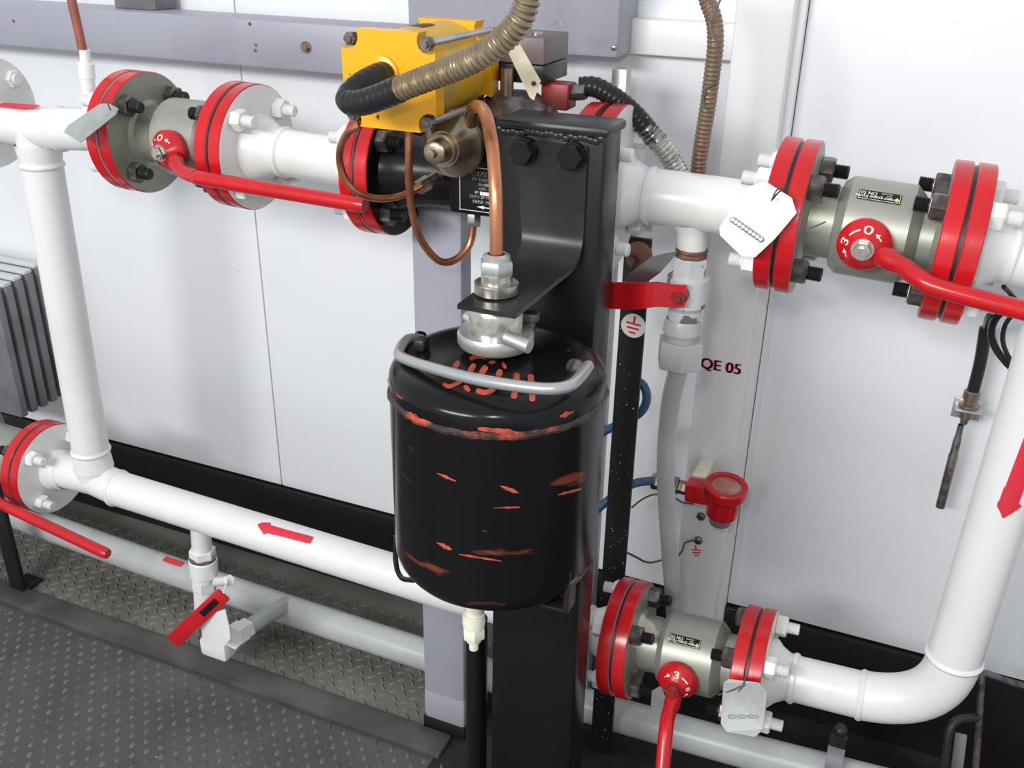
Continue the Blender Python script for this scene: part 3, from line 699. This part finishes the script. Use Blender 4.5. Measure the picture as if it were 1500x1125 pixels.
# drain pipe left of post
q = P(698, 1000, .93)
solo('black_drain_pipe', MB().cyl(V((P(698, 1060, .93).x, .93, 0)), V((P(698, 1060, .93).x, .93, P(696, 905, .93).z)), .0145, n=24), 'black', 'round black pipe standing upright under the cream drain fitting', 'pipe')
# bracket: bent plate, profile in Y-Z
br = thing('tank_bracket', 'bent black steel bracket bolted to the post and holding the tank', 'bracket', (pc_, .8, .9))
zpl = P(727, 430, .775).z
prof = [(YPo - .004, pz - .012)]
z_b = zpl + .034
prof += [(YPo - .004, z_b + .03)]
for k in range(9):
    f = k / 8 * PI / 2; prof.append((YPo - .004 - .034 * (1 - math.cos(f)), z_b + .0 - .034 * math.sin(f) + .0))
yf = P(717, 442, .735).y
prof.append((.735, zpl))
bxc = -.336
mb = MB(); Lp = []; Rp = []
for i, (y, z) in enumerate(prof):
    t = i / (len(prof) - 1); wl = .036 if i == 0 else .034 - .006 * min(1, i / 4); wr = .036 if i == 0 else .036 - .006 * max(0, (i - 6) / 4)
    Lp.append(V((bxc - wl, y, z))); Rp.append(V((bxc + wr, y, z)))
off = [V((0, 0, 0))] * len(prof)
nrm = []
for i in range(len(prof)):
    a = prof[max(i - 1, 0)]; b = prof[min(i + 1, len(prof) - 1)]; d = V((0, b[0] - a[0], b[1] - a[1])).normalized(); nrm.append(V((0, -d.z, d.y)) * .0045)
n = len(prof); base_ = len(mb.v)
mb.v += Lp + Rp + [Lp[i] + nrm[i] for i in range(n)] + [Rp[i] + nrm[i] for i in range(n)]
for i in range(n - 1):
    mb.face((i, i + 1, n + i + 1, n + i)); mb.face((2 * n + i, 3 * n + i, 3 * n + i + 1, 2 * n + i + 1))
    mb.face((i, 2 * n + i, 2 * n + i + 1, i + 1)); mb.face((n + i, n + i + 1, 3 * n + i + 1, 3 * n + i))
mb.face((0, n, 3 * n, 2 * n)); mb.face((n - 1, 3 * n - 1, 4 * n - 1, 2 * n - 1))
part(br, 'bent_plate', mb, 'black_dust')
for (px, py) in ((767, 222), (838, 229)):
    q = P(px, py, YPo - .008); part(br, 'bolt', MB().cyl(q + FR * -.004, q + FR * .001, .0135, n=24).hexa(q + FR * .001, q + FR * .010, .0125), 'black')
# fittings above the plate
TX = P(728.5, 640, .775).x; TY = .775
AX = V((TX, TY, 0))
TX2 = P(727, 420, .775).x
def on(z, x=None): return V((TX2 if x is None else x, TY, z))
cp = thing('tank_coupling', 'nickel compression fitting and bayonet coupling on top of black tank', 'coupling', on(zpl))
part(cp, 'flanged_nut', MB().lathe(on(zpl + .002), UP, [(0, 0), (0, .0205), (.009, .0205), (.010, .018), (.010, .0140), (.017, .0140), (.017, .012), (.020, .012), (.020, 0)], 32), 'nickel')
zf = zpl + .019; ztop = P(727, 372, .775).z
part(cp, 'hex_nut', MB().hexa(on(zf), on(zf + (ztop - zf) * .72), .0158).lathe(on(zf + (ztop - zf) * .72), UP, [(0, .0125), (.004, .0125), (.006, .009), (ztop - zf - (ztop - zf) * .72, .008)], 24), 'galv')
zc0 = P(733, 492, .775).z; zc1 = zpl - .005
part(cp, 'sleeve', MB().lathe(on(zc1 - .001), -UP, [(0, .014), (.006, .0145), (.006, .0235), (.010, .0255), (zc1 - zc0, .0255), (zc1 - zc0, .020)], 36), 'nickel')
zr = zc0 - .0015
part(cp, 'bayonet_ring', MB().lathe(on(zr + .007), -UP, [(0, .0255), (0, .0345), (.003, .036), (.011, .036), (.014, .034), (.014, 0)], 40), 'galv')
for (pa, pb) in (((742, 494, .74), (776, 508, .735)), ((701, 474, .785), (684, 463, .79))):
    a = P(*pa); b = P(*pb); part(cp, 'ring_handle', MB().cyl(a, b, .0065, n=18), 'galv')
part(cp, 'lug', MB().box(P(772, 463, .80), (.022, .014, .010), .002).box(P(774, 476, .805), (.012, .012, .014), .002), 'bolt')

# ================================================================ TANK
zt0 = P(735, 513, .775).z                       # dome top
RT = .1035
zw = P(712, 644, TY - RT).z                     # weld seam
zb = P(720, 893, TY - .075).z
pr = []
zsh = zw
zk = zw + .013; Hk = (zt0 - zk) * .80; kr = .040
pr = [(zt0, 0), (zt0 - (zt0 - zk - Hk) * .25, (RT - kr) * .5), (zk + Hk, RT - kr)]
for k in range(1, 11):
    f = k / 10 * PI / 2; pr.append((zk + Hk * math.cos(f), RT - kr + kr * math.sin(f)))
pr.append((zw, RT))
pr_out = [(z, r) for z, r in pr]
bot = []
rb_ = .032
for k in range(0, 9):
    f = k / 8 * PI / 2; bot.append((zb + rb_ - rb_ * math.sin(f), RT - rb_ + rb_ * math.cos(f)))
prof_t = pr_out + [(zw - .012, RT), (zw - .06, RT), (zw - .12, RT)] + bot + [(zb - .004, .03), (zb - .004, 0)]
tank = thing('condensate_tank', 'scratched black cylindrical tank with wire bail handle and orange marks', 'tank', (TX, TY, zb))
mb = MB(); mb.lathe(V((TX, TY, zt0)), -UP, [(zt0 - z, r) for z, r in prof_t], 72)
part(tank, 'shell', mb, 'tank')
wm = MB(); n = 110; rows = []
jit = [random.uniform(-.0012, .0016) for _ in range(n)]
for j in range(5):
    f = -PI / 2 + PI * j / 4; rows.append([V((TX + (RT - .0004 + .0022 * math.cos(f) + (jit[k] if 0 < j < 4 else 0)) * math.cos(2 * PI * k / n), TY + (RT - .0004 + .0022 * math.cos(f) + (jit[k] if 0 < j < 4 else 0)) * math.sin(2 * PI * k / n), zw + .004 * math.sin(f) + jit[(k * 3) % n] * .5)) for k in range(n)])
for j in range(4): wm.strip(rows[j] + [rows[j][0]], rows[j + 1] + [rows[j + 1][0]])
part(tank, 'weld_seam', wm, 'weld', 'rough weld seam with orange primer')
part(tank, 'neck', MB().lathe(V((TX2, TY, zt0 - .006)), UP, [(0, .021), (.008, .021), (.008, .024), (.012, .024), (.012, .019), (.020, .019)], 32), 'bolt_dark')
def tank_r(z):
    for i in range(len(prof_t) - 1):
        z0, r0 = prof_t[i]; z1, r1 = prof_t[i + 1]
        if z1 <= z <= z0: return r0 + (r1 - r0) * ((z0 - z) / (z0 - z1) if z0 > z1 else 0)
    return 0
def on_tank(px, py, off=.0012):
    r = ray(px, py).normalized(); t = .55
    while t < 1.3:
        q = CAM + r * t
        if q.z < zt0 + .001 and math.hypot(q.x - TX, q.y - TY) < tank_r(q.z) + off: return CAM + r * (t - .0004)
        t += .0004
    return CAM + r * .9
strokes = [[(664, 545), (667, 536), (672, 529)], [(687, 546), (691, 540), (695, 533)], [(704, 549), (709, 541), (713, 536)], [(729, 553), (732, 545), (733, 541)], [(757, 546), (756, 565), (752, 584)], [(777, 548), (779, 568), (780, 588)],
           [(649, 562), (658, 566), (670, 561), (684, 553)], [(680, 565), (688, 573)], [(697, 572), (712, 575), (724, 568), (730, 556)], [(688, 526), (700, 522), (712, 524)], [(716, 531), (726, 530)], [(736, 531), (741, 540)]]
wd = [8, 8, 9, 9, 9, 9, 6, 7, 8, 6, 5, 5]
for st, wpx in zip(strokes, wd):
    P3 = []; pts = [V((x, y, 0)) for x, y in st]; sp = spline(pts, 3)
    A_ = []; B_ = []
    for i, c in enumerate(sp):
        d = (sp[min(i + 1, len(sp) - 1)] - sp[max(i - 1, 0)]).normalized(); nn = V((-d.y, d.x, 0)) * (wpx / 2) * (1 if 0 < i < len(sp) - 1 else .6)
        A_.append(on_tank(c.x + nn.x, c.y + nn.y)); B_.append(on_tank(c.x - nn.x, c.y - nn.y))
    part(tank, 'paint_stroke', MB().strip(A_, B_), 'orange')
for (x0, y0, x1, y1, wpx) in ((733, 712, 760, 722, 7), (817, 725, 852, 716, 5), (640, 693, 668, 705, 5), (723, 744, 762, 743, 3), (672, 812, 735, 822, 4), (640, 795, 662, 805, 8), (700, 628, 760, 634, 10), (820, 610, 840, 603, 9), (598, 605, 615, 614, 9)):
    A_ = []; B_ = []
    for k in range(9):
        t = k / 8; x = x0 + (x1 - x0) * t; y = y0 + (y1 - y0) * t; h = wpx / 2 * (math.sin(PI * (t * .9 + .05)) ** .6) * random.uniform(.5, 1.1)
        A_.append(on_tank(x, y - h, .0008)); B_.append(on_tank(x, y + h, .0008))
    part(tank, 'paint_chip', MB().strip(A_, B_), 'orange')
# bail handle
bh = PL([(617, 497, .80), (598, 497, .78), (586, 512, .745), (590, 524, .725), (640, 541, .70), (710, 558, .685), (790, 569, .68), (828, 567, .69), (846, 556, .71), (862, 536, .75)])
part(tank, 'bail_handle', MB().tube(bh, .0052, 14, .004), 'silver_paint', 'silver wire bail handle')
e = on_tank(618, 512, .002); part(tank, 'handle_lug', MB().lathe(P(612, 497, .805), V((.9, -.3, 0)), [(0, 0), (0, .009), (.004, .0095), (.004, .006), (.007, .006), (.007, 0)], 20), 'bolt_dark'); part(tank, 'lug_base', MB().box(e + UP * .006, (.012, .014, .012), .003), 'bolt_dark')
e = on_tank(846, 540, .002); part(tank, 'handle_lug', MB().lathe(e, V((-.5, -.5, .5)), [(0, 0), (0, .008), (.005, .008), (.009, .006), (.009, 0)], 18), 'bolt')
# lower clamps
lp = PL([(580, 785, .80), (580, 825, .79), (588, 846, .775), (606, 850, .76)])
part(tank, 'wire_hook', MB().tube(lp, .003, 10), 'black')
q = P(826, 872, .745)
cl = MB(); ring_ = []
for k in range(13):
    f = -PI * .1 + k / 12 * PI * 1.2; ring_.append((math.cos(f) * .018, math.sin(f) * .020))
A_ = [q + V((-x, -.010, -z)) for x, z in ring_]; B_ = [q + V((-x, .016, -z)) for x, z in ring_]
cl.strip(A_, B_); cl.strip([p + V((0, 0, .003)) for p in A_], [p + V((0, 0, .003)) for p in B_])
part(tank, 'clamp_bracket', MB().box(q + V((.006, 0, .012)), (.006, .02, .05), .001).box(q + V((-.010, 0, -.012)), (.026, .02, .004), .001).box(q + V((-.022, 0, -.004)), (.004, .02, .02), .001), 'bolt_dark')
# white fitting under tank
q = P(694, 918, .75)
wf_ = thing('tank_drain_fitting', 'cream painted drain fitting under the black tank', 'fitting', q - UP * .03)
qx = q.x
def dz(z): return V((qx, .75, z))
z9 = P(694, 895, .75).z; z8 = P(694, 950, .75).z
part(wf_, 'valve_body', MB().lathe(dz(z9 + .01), -UP, [(0, .009), (.012, .009), (.012, .0115), (.022, .0125), (.03, .0115)], 20).hexa(dz(z9 - .019), dz(z9 - .034), .0125), 'cream')
part(wf_, 'nozzle', MB().lathe(dz(z9 - .033), -UP, [(0, .009), (.006, .008), (.006, .005), (z9 - .033 - z8, .005), (z9 - .033 - z8, 0)], 16), 'cream')

# ================================================================ TAGS
def plate(label, corners, Ys, th=.0012, m='alu', hole=None, group='tags hung on the pipework'):
    pts = [P(x, y, Y) for (x, y), Y in zip(corners, Ys)]
    t = thing('valve_tag', label, 'tag', pts[0], group)
    part(t, 'plate', MB().poly(pts, th), m)
    return t, pts
def lin(cs, a, b, c):   # Y = a + b*px + c*py
    return [a + b * (x - cs[0][0]) + c * (y - cs[0][1]) for x, y in cs]
def tie(t, pts, r=.0009): part(t, 'tie_wire', MB().tube(PL(pts), r, 6, .004), 'wire')
c = [(94, 194), (100, 184), (147, 152), (160, 152), (174, 159), (170, 168), (118, 209)]
t, _ = plate('small dull metal tag on white pipe beside the thin brown copper line', c, lin(c, .938, .0000, -.0005)); tie(t, [(162, 161, .945), (158, 152, .94), (160, 145, .945), (166, 150, .94)])
c = [(1054, 333), (1066, 315), (1097, 273), (1122, 266), (1160, 290), (1167, 312), (1135, 350), (1106, 377), (1085, 374), (1055, 345)]
t, _ = plate('shiny octagonal stamped metal tag wired to a red flange above small valve', c, lin(c, .955, -.0000, -.00012))
mm = MB()
for k in range(9):
    x = 1073 + k * 5.2; y = 322 + k * 3.6; q = P(x, y, .951); mm.lathe(q, V((0, -1, .2)), [(0, .0032), (.0012, .002), (.0015, 0)], 7, ph=k)
part(t, 'stamped_marks', mm, 'alu'); tie(t, [(1132, 292, .952), (1140, 282, .95), (1148, 276, .955), (1138, 278, .945), (1130, 294, .948)])
tie(t, [(1165, 338, .96), (1190, 333, .955), (1209, 325, .95)])
c = [(1060, 1000), (1068, 995), (1112, 1000), (1124, 1013), (1118, 1068), (1106, 1080), (1064, 1072), (1056, 1060)]
t, _ = plate('bent metal tag hanging from a red flange of the bottom valve', c, lin(c, .945, 0, -.0006))
mm = MB()
for k in range(9):
    q = P(1070 + k * 5, 1050 + (k % 3), .914); mm.lathe(q, V((0, -1, .3)), [(0, .0034), (.0012, .0022), (.0016, 0)], 7, ph=k)
part(t, 'stamped_marks', mm, 'alu'); tie(t, [(1092, 992, .95), (1088, 1004, .94), (1078, 1020, .935), (1072, 1034, .935)]); tie(t, [(1090, 1003, .938), (1070, 1012, .935), (1052, 1018, .94)])
c = [(911, 416), (926, 398), (952, 377), (975, 371), (992, 368), (984, 380), (966, 400), (948, 413), (930, 419)]
plate('bent metal tag coloured by its dark reflection above the small red flat lever', c, lin(c, 1.00, .0004, 0), m='tag_dark_reflection')
c = [(293, 905), (330, 892), (336, 918), (338, 935), (326, 948), (305, 948), (297, 935)]
plate('pale painted tag hanging on the drain valve', c, lin(c, .985, 0, 0), m='white')
c = [(739, 66), (760, 62), (792, 118), (782, 147), (776, 143)]
t, pts = plate('yellowed plastic tag hanging beside the yellow actuator', c, lin(c, .86, .0003, 0), .0018, 'plate_tag')
q = P(783, 122, .868); part(t, 'hole_eyelet', MB().cyl(q + FR * .001, q + FR * .003, .0022, n=10), 'bolt_dark')
c = [(955, 1012), (968, 1004), (975, 1020), (974, 1050), (953, 1046)]
plate('plain metal tag tucked behind the hanging red lever', c, lin(c, .99, 0, 0), m='galv')

# ================================================================ SMALL VALVE UNDER THE STUB, GRAY HOSE
def vx(px, py): return P(px, py, YP)
sv2 = thing('small_ball_valve', 'small paint-worn ball valve with flat red lever under white stub', 'valve', vx(1000, 470))
A = vx(1013, 368); B = vx(1002, 468); d = (B - A).normalized(); LL = (B - A).length
part(sv2, 'thread', MB().lathe(A - d * .004, d, [(0, .0172), (.003, .0182), (.005, .0170), (.008, .0182), (.011, .017)], 24), 'rust')
part(sv2, 'body', MB().hexa(A + d * .006, A + d * .028, .0205, .3).lathe(A + d * .026, d, [(0, .0185), (.004, .0235), (.036, .0235), (.042, .019), (LL - .026, .0185)], 28), 'worn')
H = P(995, 435, YP - .033)
part(sv2, 'stem', MB().cyl(H + V((0, .035, 0)), H, .009, n=18), 'red_dull')
part(sv2, 'stem_nut', MB().hexa(H, H + FR * .007, .0075).cyl(H + FR * .007, H + FR * .010, .004, n=12), 'red_dull')
lv = [(1004, 434), (985, 434), (960, 432), (940, 434), (915, 434), (888, 433)]
yy_ = [1.010, 1.006, .99, .985, .99, .99]
Lr = []; 
mb = MB(); hgt = [.014, .0145, .0155, .0160, .0160, .0160]
pl_ = [P(x, y, Y) for (x, y), Y in zip(lv, yy_)]
pl_ = spline(pl_, .006); nn = len(pl_)
T1 = [p + UP * (.0125 + .003 * min(1, i / 8)) for i, p in enumerate(pl_)]; B1 = [p - UP * (.0125 + .003 * min(1, i / 8)) for i, p in enumerate(pl_)]
bk = V((0, .003, 0)); b_ = 0
mb.v += T1 + B1 + [p + bk for p in T1] + [p + bk for p in B1]
for i in range(nn - 1):
    mb.face((i, i + 1, nn + i + 1, nn + i)); mb.face((2 * nn + i, 3 * nn + i, 3 * nn + i + 1, 2 * nn + i + 1)); mb.face((i, 2 * nn + i, 2 * nn + i + 1, i + 1)); mb.face((nn + i, nn + i + 1, 3 * nn + i + 1, 3 * nn + i))
mb.face((0, nn, 3 * nn, 2 * nn)); mb.face((nn - 1, 3 * nn - 1, 4 * nn - 1, 2 * nn - 1))
part(sv2, 'flat_lever', mb, 'red', 'flat red lever')
un = thing('pipe_union', 'gray hexagonal union nut joining small valve to gray tube', 'fitting', vx(995, 540))
A = vx(1001, 466); B = vx(994, 540); d = (B - A).normalized(); L = (B - A).length
part(un, 'collar', MB().lathe(A, d, [(0, .019), (.006, .0215), (.016, .0225), (.022, .0185), (.03, .0175)], 24), 'gray_pipe')
part(un, 'union_nut', MB().hexa(A + d * .026, A + d * .060, .0275, .2), 'gray_pipe')
gt = MB().tube(PL([(995, 520, YP), (992, 548, YP), (984, 580, YP + .005), (978, 630, YP + .015), (975, 690, YP + .03), (978, 760, YP + .05), (982, 820, YP + .075), (986, 880, YP + .10), (990, 960, YP + .13)]), .0115, 20, .01)
solo('gray_tube', gt, 'gray_pipe', 'bent gray tube running down from the union along white pilaster', 'tube')

# ================================================================ LOWER GRAY PIPE, DRAIN VALVE
YG = 1.19
gp = thing('floor_pipe', 'long gray pipe running close to the floor below the white pipe', 'pipe', P(620, 955, YG))
pts = PL([(-80, 716, YG), (60, 768, YG), (200, 818, YG), (400, 886, YG), (620, 958, YG), (907, 1048, YG), (1109, 1104, YG), (1240, 1138, YG), (1500, 1205, YG)])
part(gp, 'pipe', MB().tube(pts, .0275, 28, smooth=False), 'gray_pipe')
q = P(245, 833, YG); dv = (P(400, 886, YG) - P(200, 818, YG)).normalized()
paint_patch(gp, 'faded_arrow', q, dv, .0275, [(0, -.08, .36), (.01, -.06, .40), (.035, -.06, .4), (.045, -.04, .36)], 'redmark')
# clamp with bolt at right
cq = P(1222, 1112, YG - .0)
clp = thing('pipe_clamp', 'dark steel clamp with bolt head on the gray floor pipe', 'clamp', cq - UP * .05)
part(clp, 'strap', MB().lathe(cq - V((.012, 0, 0)), XA, [(0, .028), (0, .0315), (.024, .0315), (.024, .028)], 28), 'rib')
part(clp, 'lug', MB().box(cq + V((0, -.002, .036)), (.024, .012, .03), .002), 'bolt_dark')
part(clp, 'bolt', MB().hexa(cq + V((0, 0, .05)), cq + V((0, 0, .062)), .0105).lathe(cq + V((0, 0, .062)), UP, [(0, .010), (.003, .007), (.004, 0)], 14), 'bolt_dark')
# drain valve below the white pipe
dr = thing('drain_valve', 'white painted drain valve with short red lever below white pipe', 'valve', P(318, 960, YP))
A = P(293, 760, YP); B = P(303, 905, YP); d = (B - A).normalized()
def al(px, py): q = P(px, py, YP); return (q - A).dot(d)
part(dr, 'stub', MB().lathe(A, d, [(0, .02), (.02, .0165), (al(294, 800), .0165), (al(294, 806), .0165)], 24), 'white')
t0 = al(295, 803)
part(dr, 'valve_body', MB().hexa(A + d * t0, A + d * (t0 + .016), .0215, .2).lathe(A + d * (t0 + .018), d, [(0, .02), (.004, .0235), (.034, .0235), (.038, .0195), (.046, .0195)], 28), 'white')
part(dr, 'ring', MB().lathe(A + d * (t0 + .014), d, [(0, .0205), (.001, .0225), (.005, .0225), (.006, .0205)], 28), 'bronze')
t1 = t0 + .062
part(dr, 'outlet_nut', MB().hexa(A + d * t1, A + d * (t1 + .022), .0205, .1).lathe(A + d * (t1 + .02), d, [(0, .019), (.05, .020)], 20), 'white')
hxp = P(318, 940, YP)
part(dr, 'elbow_block', MB().box(P(322, 943, YP), (.055, .042, .036), .006), 'white')
q0 = P(346, 930, YP - .005); q1 = P(574, 893, YG - .01); q1 = P(560, 900, YG)
e0 = P(346, 930, YP); e1 = V((e0.x + .0, YG, e0.z)); e1 = P(420, 884, YG)
d2 = (e1 - e0).normalized()
part(dr, 'union_nut', MB().hexa(e0 - d2 * .012, e0 + d2 * .012, .0225, .2).hexa(e0 + d2 * .010, e0 + d2 * .030, .0195, .2), 'white')
part(dr, 'branch_pipe', MB().cyl(e0 + d2 * .02, e1, .0145, n=22), 'gray_pipe')
s0 = P(334, 850, YP - .022)
part(dr, 'stem', MB().cyl(P(318, 852, YP), s0, .008, n=16).hexa(s0, s0 + (s0 - P(318, 852, YP)).normalized() * .008, .0095), 'white')
la = P(326, 872, YP - .055); lb = P(253, 940, YP - .085)
part(dr, 'lever_neck', MB().bar(s0 + FR * .002, la, .016, .003, (.3, .3, 1), .001), 'white')
lvp = part(dr, 'lever', MB().bar(la + (la - lb).normalized() * .004, lb, .026, .007, (-.25, .0, 1), .003), 'red', 'red lever')
ld = (lb - la).normalized(); 
mb = MB().bar(la.lerp(lb, .08) + FR * .0042, la.lerp(lb, .38) + FR * .0042, .011, .0015, (-.25, 0, 1), .0005)
o_ = bpy.data.objects.new('grip_label', mesh_of('grip_label', mb, 'black_plate', origin_of(dr))); COL.objects.link(o_); o_.parent = lvp

# ================================================================ TRANSMITTER, CONDUIT, PROBE
YT = 1.25
tr = thing('pressure_transmitter', 'red round pressure transmitter with knurled base mounted on pilaster', 'transmitter', P(1055, 770, YT))
hd_ = P(1064, 712, YT); axd = V((.06, -.12, 1)).normalized()
part(tr, 'housing', MB().lathe(hd_ - axd * .055, axd, [(0, 0), (0, .020), (.004, .0235), (.034, .025), (.040, .030), (.044, .0315), (.056, .0315), (.058, .030), (.058, .0225), (.054, .0215), (.054, 0)], 40), 'red', 'red housing')
part(tr, 'window', MB().lathe(hd_ - axd * .0008, axd, [(0, .0215), (.0006, .0215), (.0006, 0)], 32), 'glass_dirty', 'dusty round window')
part(tr, 'base_cap', MB().lathe(hd_ - axd * .07, axd, [(0, 0), (0, .0145), (.002, .0165), (.016, .0165)], 22), 'rib')
q0 = P(1006, 716, YT); q1 = P(1040, 722, YT)
part(tr, 'side_block', MB().bar(q0, q1 + (q1 - q0) * .2, .030, .028, (0, 0, 1), .003), 'red')
q2 = P(994, 712, YT); q3 = P(955, 704, YT)
part(tr, 'cable_gland', MB().hexa(q0, q2, .0105).hexa(q2, P(984, 710, YT), .013).cyl(P(984, 710, YT), P(968, 706, YT), .010).hexa(P(966, 706, YT), q3, .0125), 'bronze')
for (px, py) in ((1027, 756), (1023, 791)):
    q = P(px, py, 1.329); part(tr, 'screw', MB().lathe(q, FR, [(0, .007), (.004, .0065), (.006, .004), (.006, 0)], 14), 'bolt')
part(tr, 'bracket', MB().box(P(1030, 692, 1.30), (.022, .06, .02), .003), 'cream')
cdn = thing('blue_conduit', 'blue corrugated conduit passing behind the black earth bar', 'conduit', P(945, 703, 1.19))
cf = corrugated(.004, .0062, .0004)
part(cdn, 'run', MB().tube(PL([(957, 704, YT), (930, 708, 1.2), (905, 722, 1.2), (880, 742, 1.2), (855, 765, 1.2)]), .006, 12, .001, rf=cf), 'blue')
cd2 = MB().tube(PL([(860, 650, 1.2), (885, 632, 1.2), (915, 618, 1.2), (938, 604, 1.195), (947, 586, 1.195), (943, 566, 1.195), (925, 552, 1.2)]), .006, 12, .001, rf=cf)
solo('blue_conduit', cd2, 'blue', 'looped blue conduit peeking out beside the speckled bar', 'conduit')
ew = MB().tube(PL([(1018, 791, 1.318), (1003, 795, 1.31), (1000, 806, 1.305), (994, 814, 1.30), (975, 819, 1.28), (950, 824, 1.22), (930, 815, 1.2), (915, 808, 1.19)]), .0018, 8)
solo('earth_wire', ew, 'wire', 'thin dark earth wire running from pilaster screw to black bar', 'wire')
ew = MB().tube(PL([(1016, 738, 1.29), (1000, 736, 1.28), (985, 728, 1.26), (960, 724, 1.22), (940, 732, 1.21), (925, 744, 1.2)]), .0014, 8)
solo('signal_wire', ew, 'wire', 'thin dark wire curving below the red transmitter', 'wire')
earth_sticker(pil, P(1020, 807, 1.3295), .0135, -.2)
mb = MB(); tc = P(1056, 537, 1.3295); text_mb(mb, 'QE 05', .0235, lambda x, y: V((tc.x + x, 1.3288, tc.z + y)), .0011)
part(pil, 'lettering', mb, 'redmark', 'red letters QE 05')
# cover bolt
q = P(1122, 190, 1.27)
# temperature probe
YQ = 1.335
pb = thing('temperature_probe', 'steel temperature probe hanging from a bracket on the wall', 'probe', P(1372, 762, YQ))
part(pb, 'cable_sleeve', MB().tube(PL([(1444, 480, YQ), (1436, 530, YQ), (1424, 578, YQ)]), .0080, 14), 'rubber')
def qv(px, py): return P(px, py, YQ)
part(pb, 'gland', MB().lathe(qv(1425, 572), qv(1410, 625) - qv(1425, 572), [(0, .008), (.002, .0105), (.012, .0105), (.014, .008), (.018, .008), (.020, .013), (.023, .013), (.023, .010), (.040, .010), (.042, .006), (.05, .005)], 20), 'bronze')
part(pb, 'rod', MB().lathe(qv(1408, 622), qv(1372, 762) - qv(1408, 622), [(0, .004), (.02, .0043), (.022, .0052), (.045, .0052), (.047, .0062), (.133, .0062), (.134, .004), (.134, 0)], 16), 'bolt')
part(pb, 'bracket', MB().box(qv(1416, 602) + V((0, .008, 0)), (.036, .003, .03), .001).box(qv(1418, 600) + V((0, -.002, .003)), (.034, .03, .003), .001), 'alu')
cc = thing('cable_coil', 'coil of black cable hanging behind white riser', 'cable', P(1470, 500, 1.2))
part(cc, 'cable', MB().tube(PL([(1444, 482, YQ), (1450, 462, 1.26), (1470, 450, 1.25), (1500, 455, 1.25), (1530, 480, 1.25), (1530, 520, 1.25), (1495, 545, 1.25), (1465, 520, 1.25), (1452, 490, 1.25), (1462, 462, 1.24), (1490, 448, 1.24), (1525, 460, 1.24)]), .0045, 10), 'rubber')
part(cc, 'thin_cable', MB().tube(PL([(1535, 530, 1.24), (1490, 535, 1.24), (1470, 505, 1.24), (1473, 475, 1.24), (1492, 450, 1.24), (1480, 430, 1.22), (1470, 420, 1.2)]), .0028, 8), 'rubber')

# ================================================================ RADIATOR, SUPPORT LEG, ROD BRACKET
rx = P(58, 400, 1.345).x; rz1 = P(30, 398, 1.27).z
rd = thing('ribbed_heater', 'ribbed dark gray heater on the wall beside a white riser', 'heater', (rx - .2, 1.25, .4))
for k in range(5):
    y = 1.348 - k * .026; z0 = .29; z1 = P(57 - k * 17, 392 + k * 9, y).z
    rbp = part(rd, 'rib', MB().box((rx - .25, y, (z0 + z1) / 2), (.5, .017, z1 - z0), .004), 'rib')
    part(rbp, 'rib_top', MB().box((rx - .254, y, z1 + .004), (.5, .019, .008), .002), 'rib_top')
part(rd, 'back_plate', MB().box((rx - .26, 1.305, (.36 + z1) / 2), (.48, .10, z1 - .40), .002), 'black_plate')
lg = thing('pipe_support_leg', 'black flat steel leg standing on the floor below a red lever', 'leg', V((P(30, 865, .99).x, .99, 0)))
q = PZ(28, 862, 0.004); qt = q + V((-.045, .03, .22))
part(lg, 'upright', MB().bar(q, qt, .035, .010, (1, 0, 0), .001), 'skirt')
part(lg, 'foot', MB().box(q + V((0, .015, .002)), (.045, .05, .005), .001), 'skirt')
rk = thing('rod_bracket', 'rusty black bent rod frame on dark floor beside the bottom elbow', 'bracket', P(1430, 1125, 1.22))
part(rk, 'rod', MB().tube(PL([(1512, 1008, 1.26), (1470, 996, 1.26), (1442, 986, 1.26), (1438, 1000, 1.255), (1434, 1060, 1.24), (1428, 1140, 1.22)]), .005, 10), 'bolt')
part(rk, 'rod', MB().tube(PL([(1430, 1052, 1.24), (1405, 1054, 1.22), (1392, 1066, 1.21), (1386, 1100, 1.20), (1380, 1150, 1.19)]), .0062, 10), 'bolt_dark')
part(rk, 'tab', MB().bar(P(1408, 1075, 1.23), P(1400, 1140, 1.22), .016, .004, (1, 0, 0), .001), 'rib')
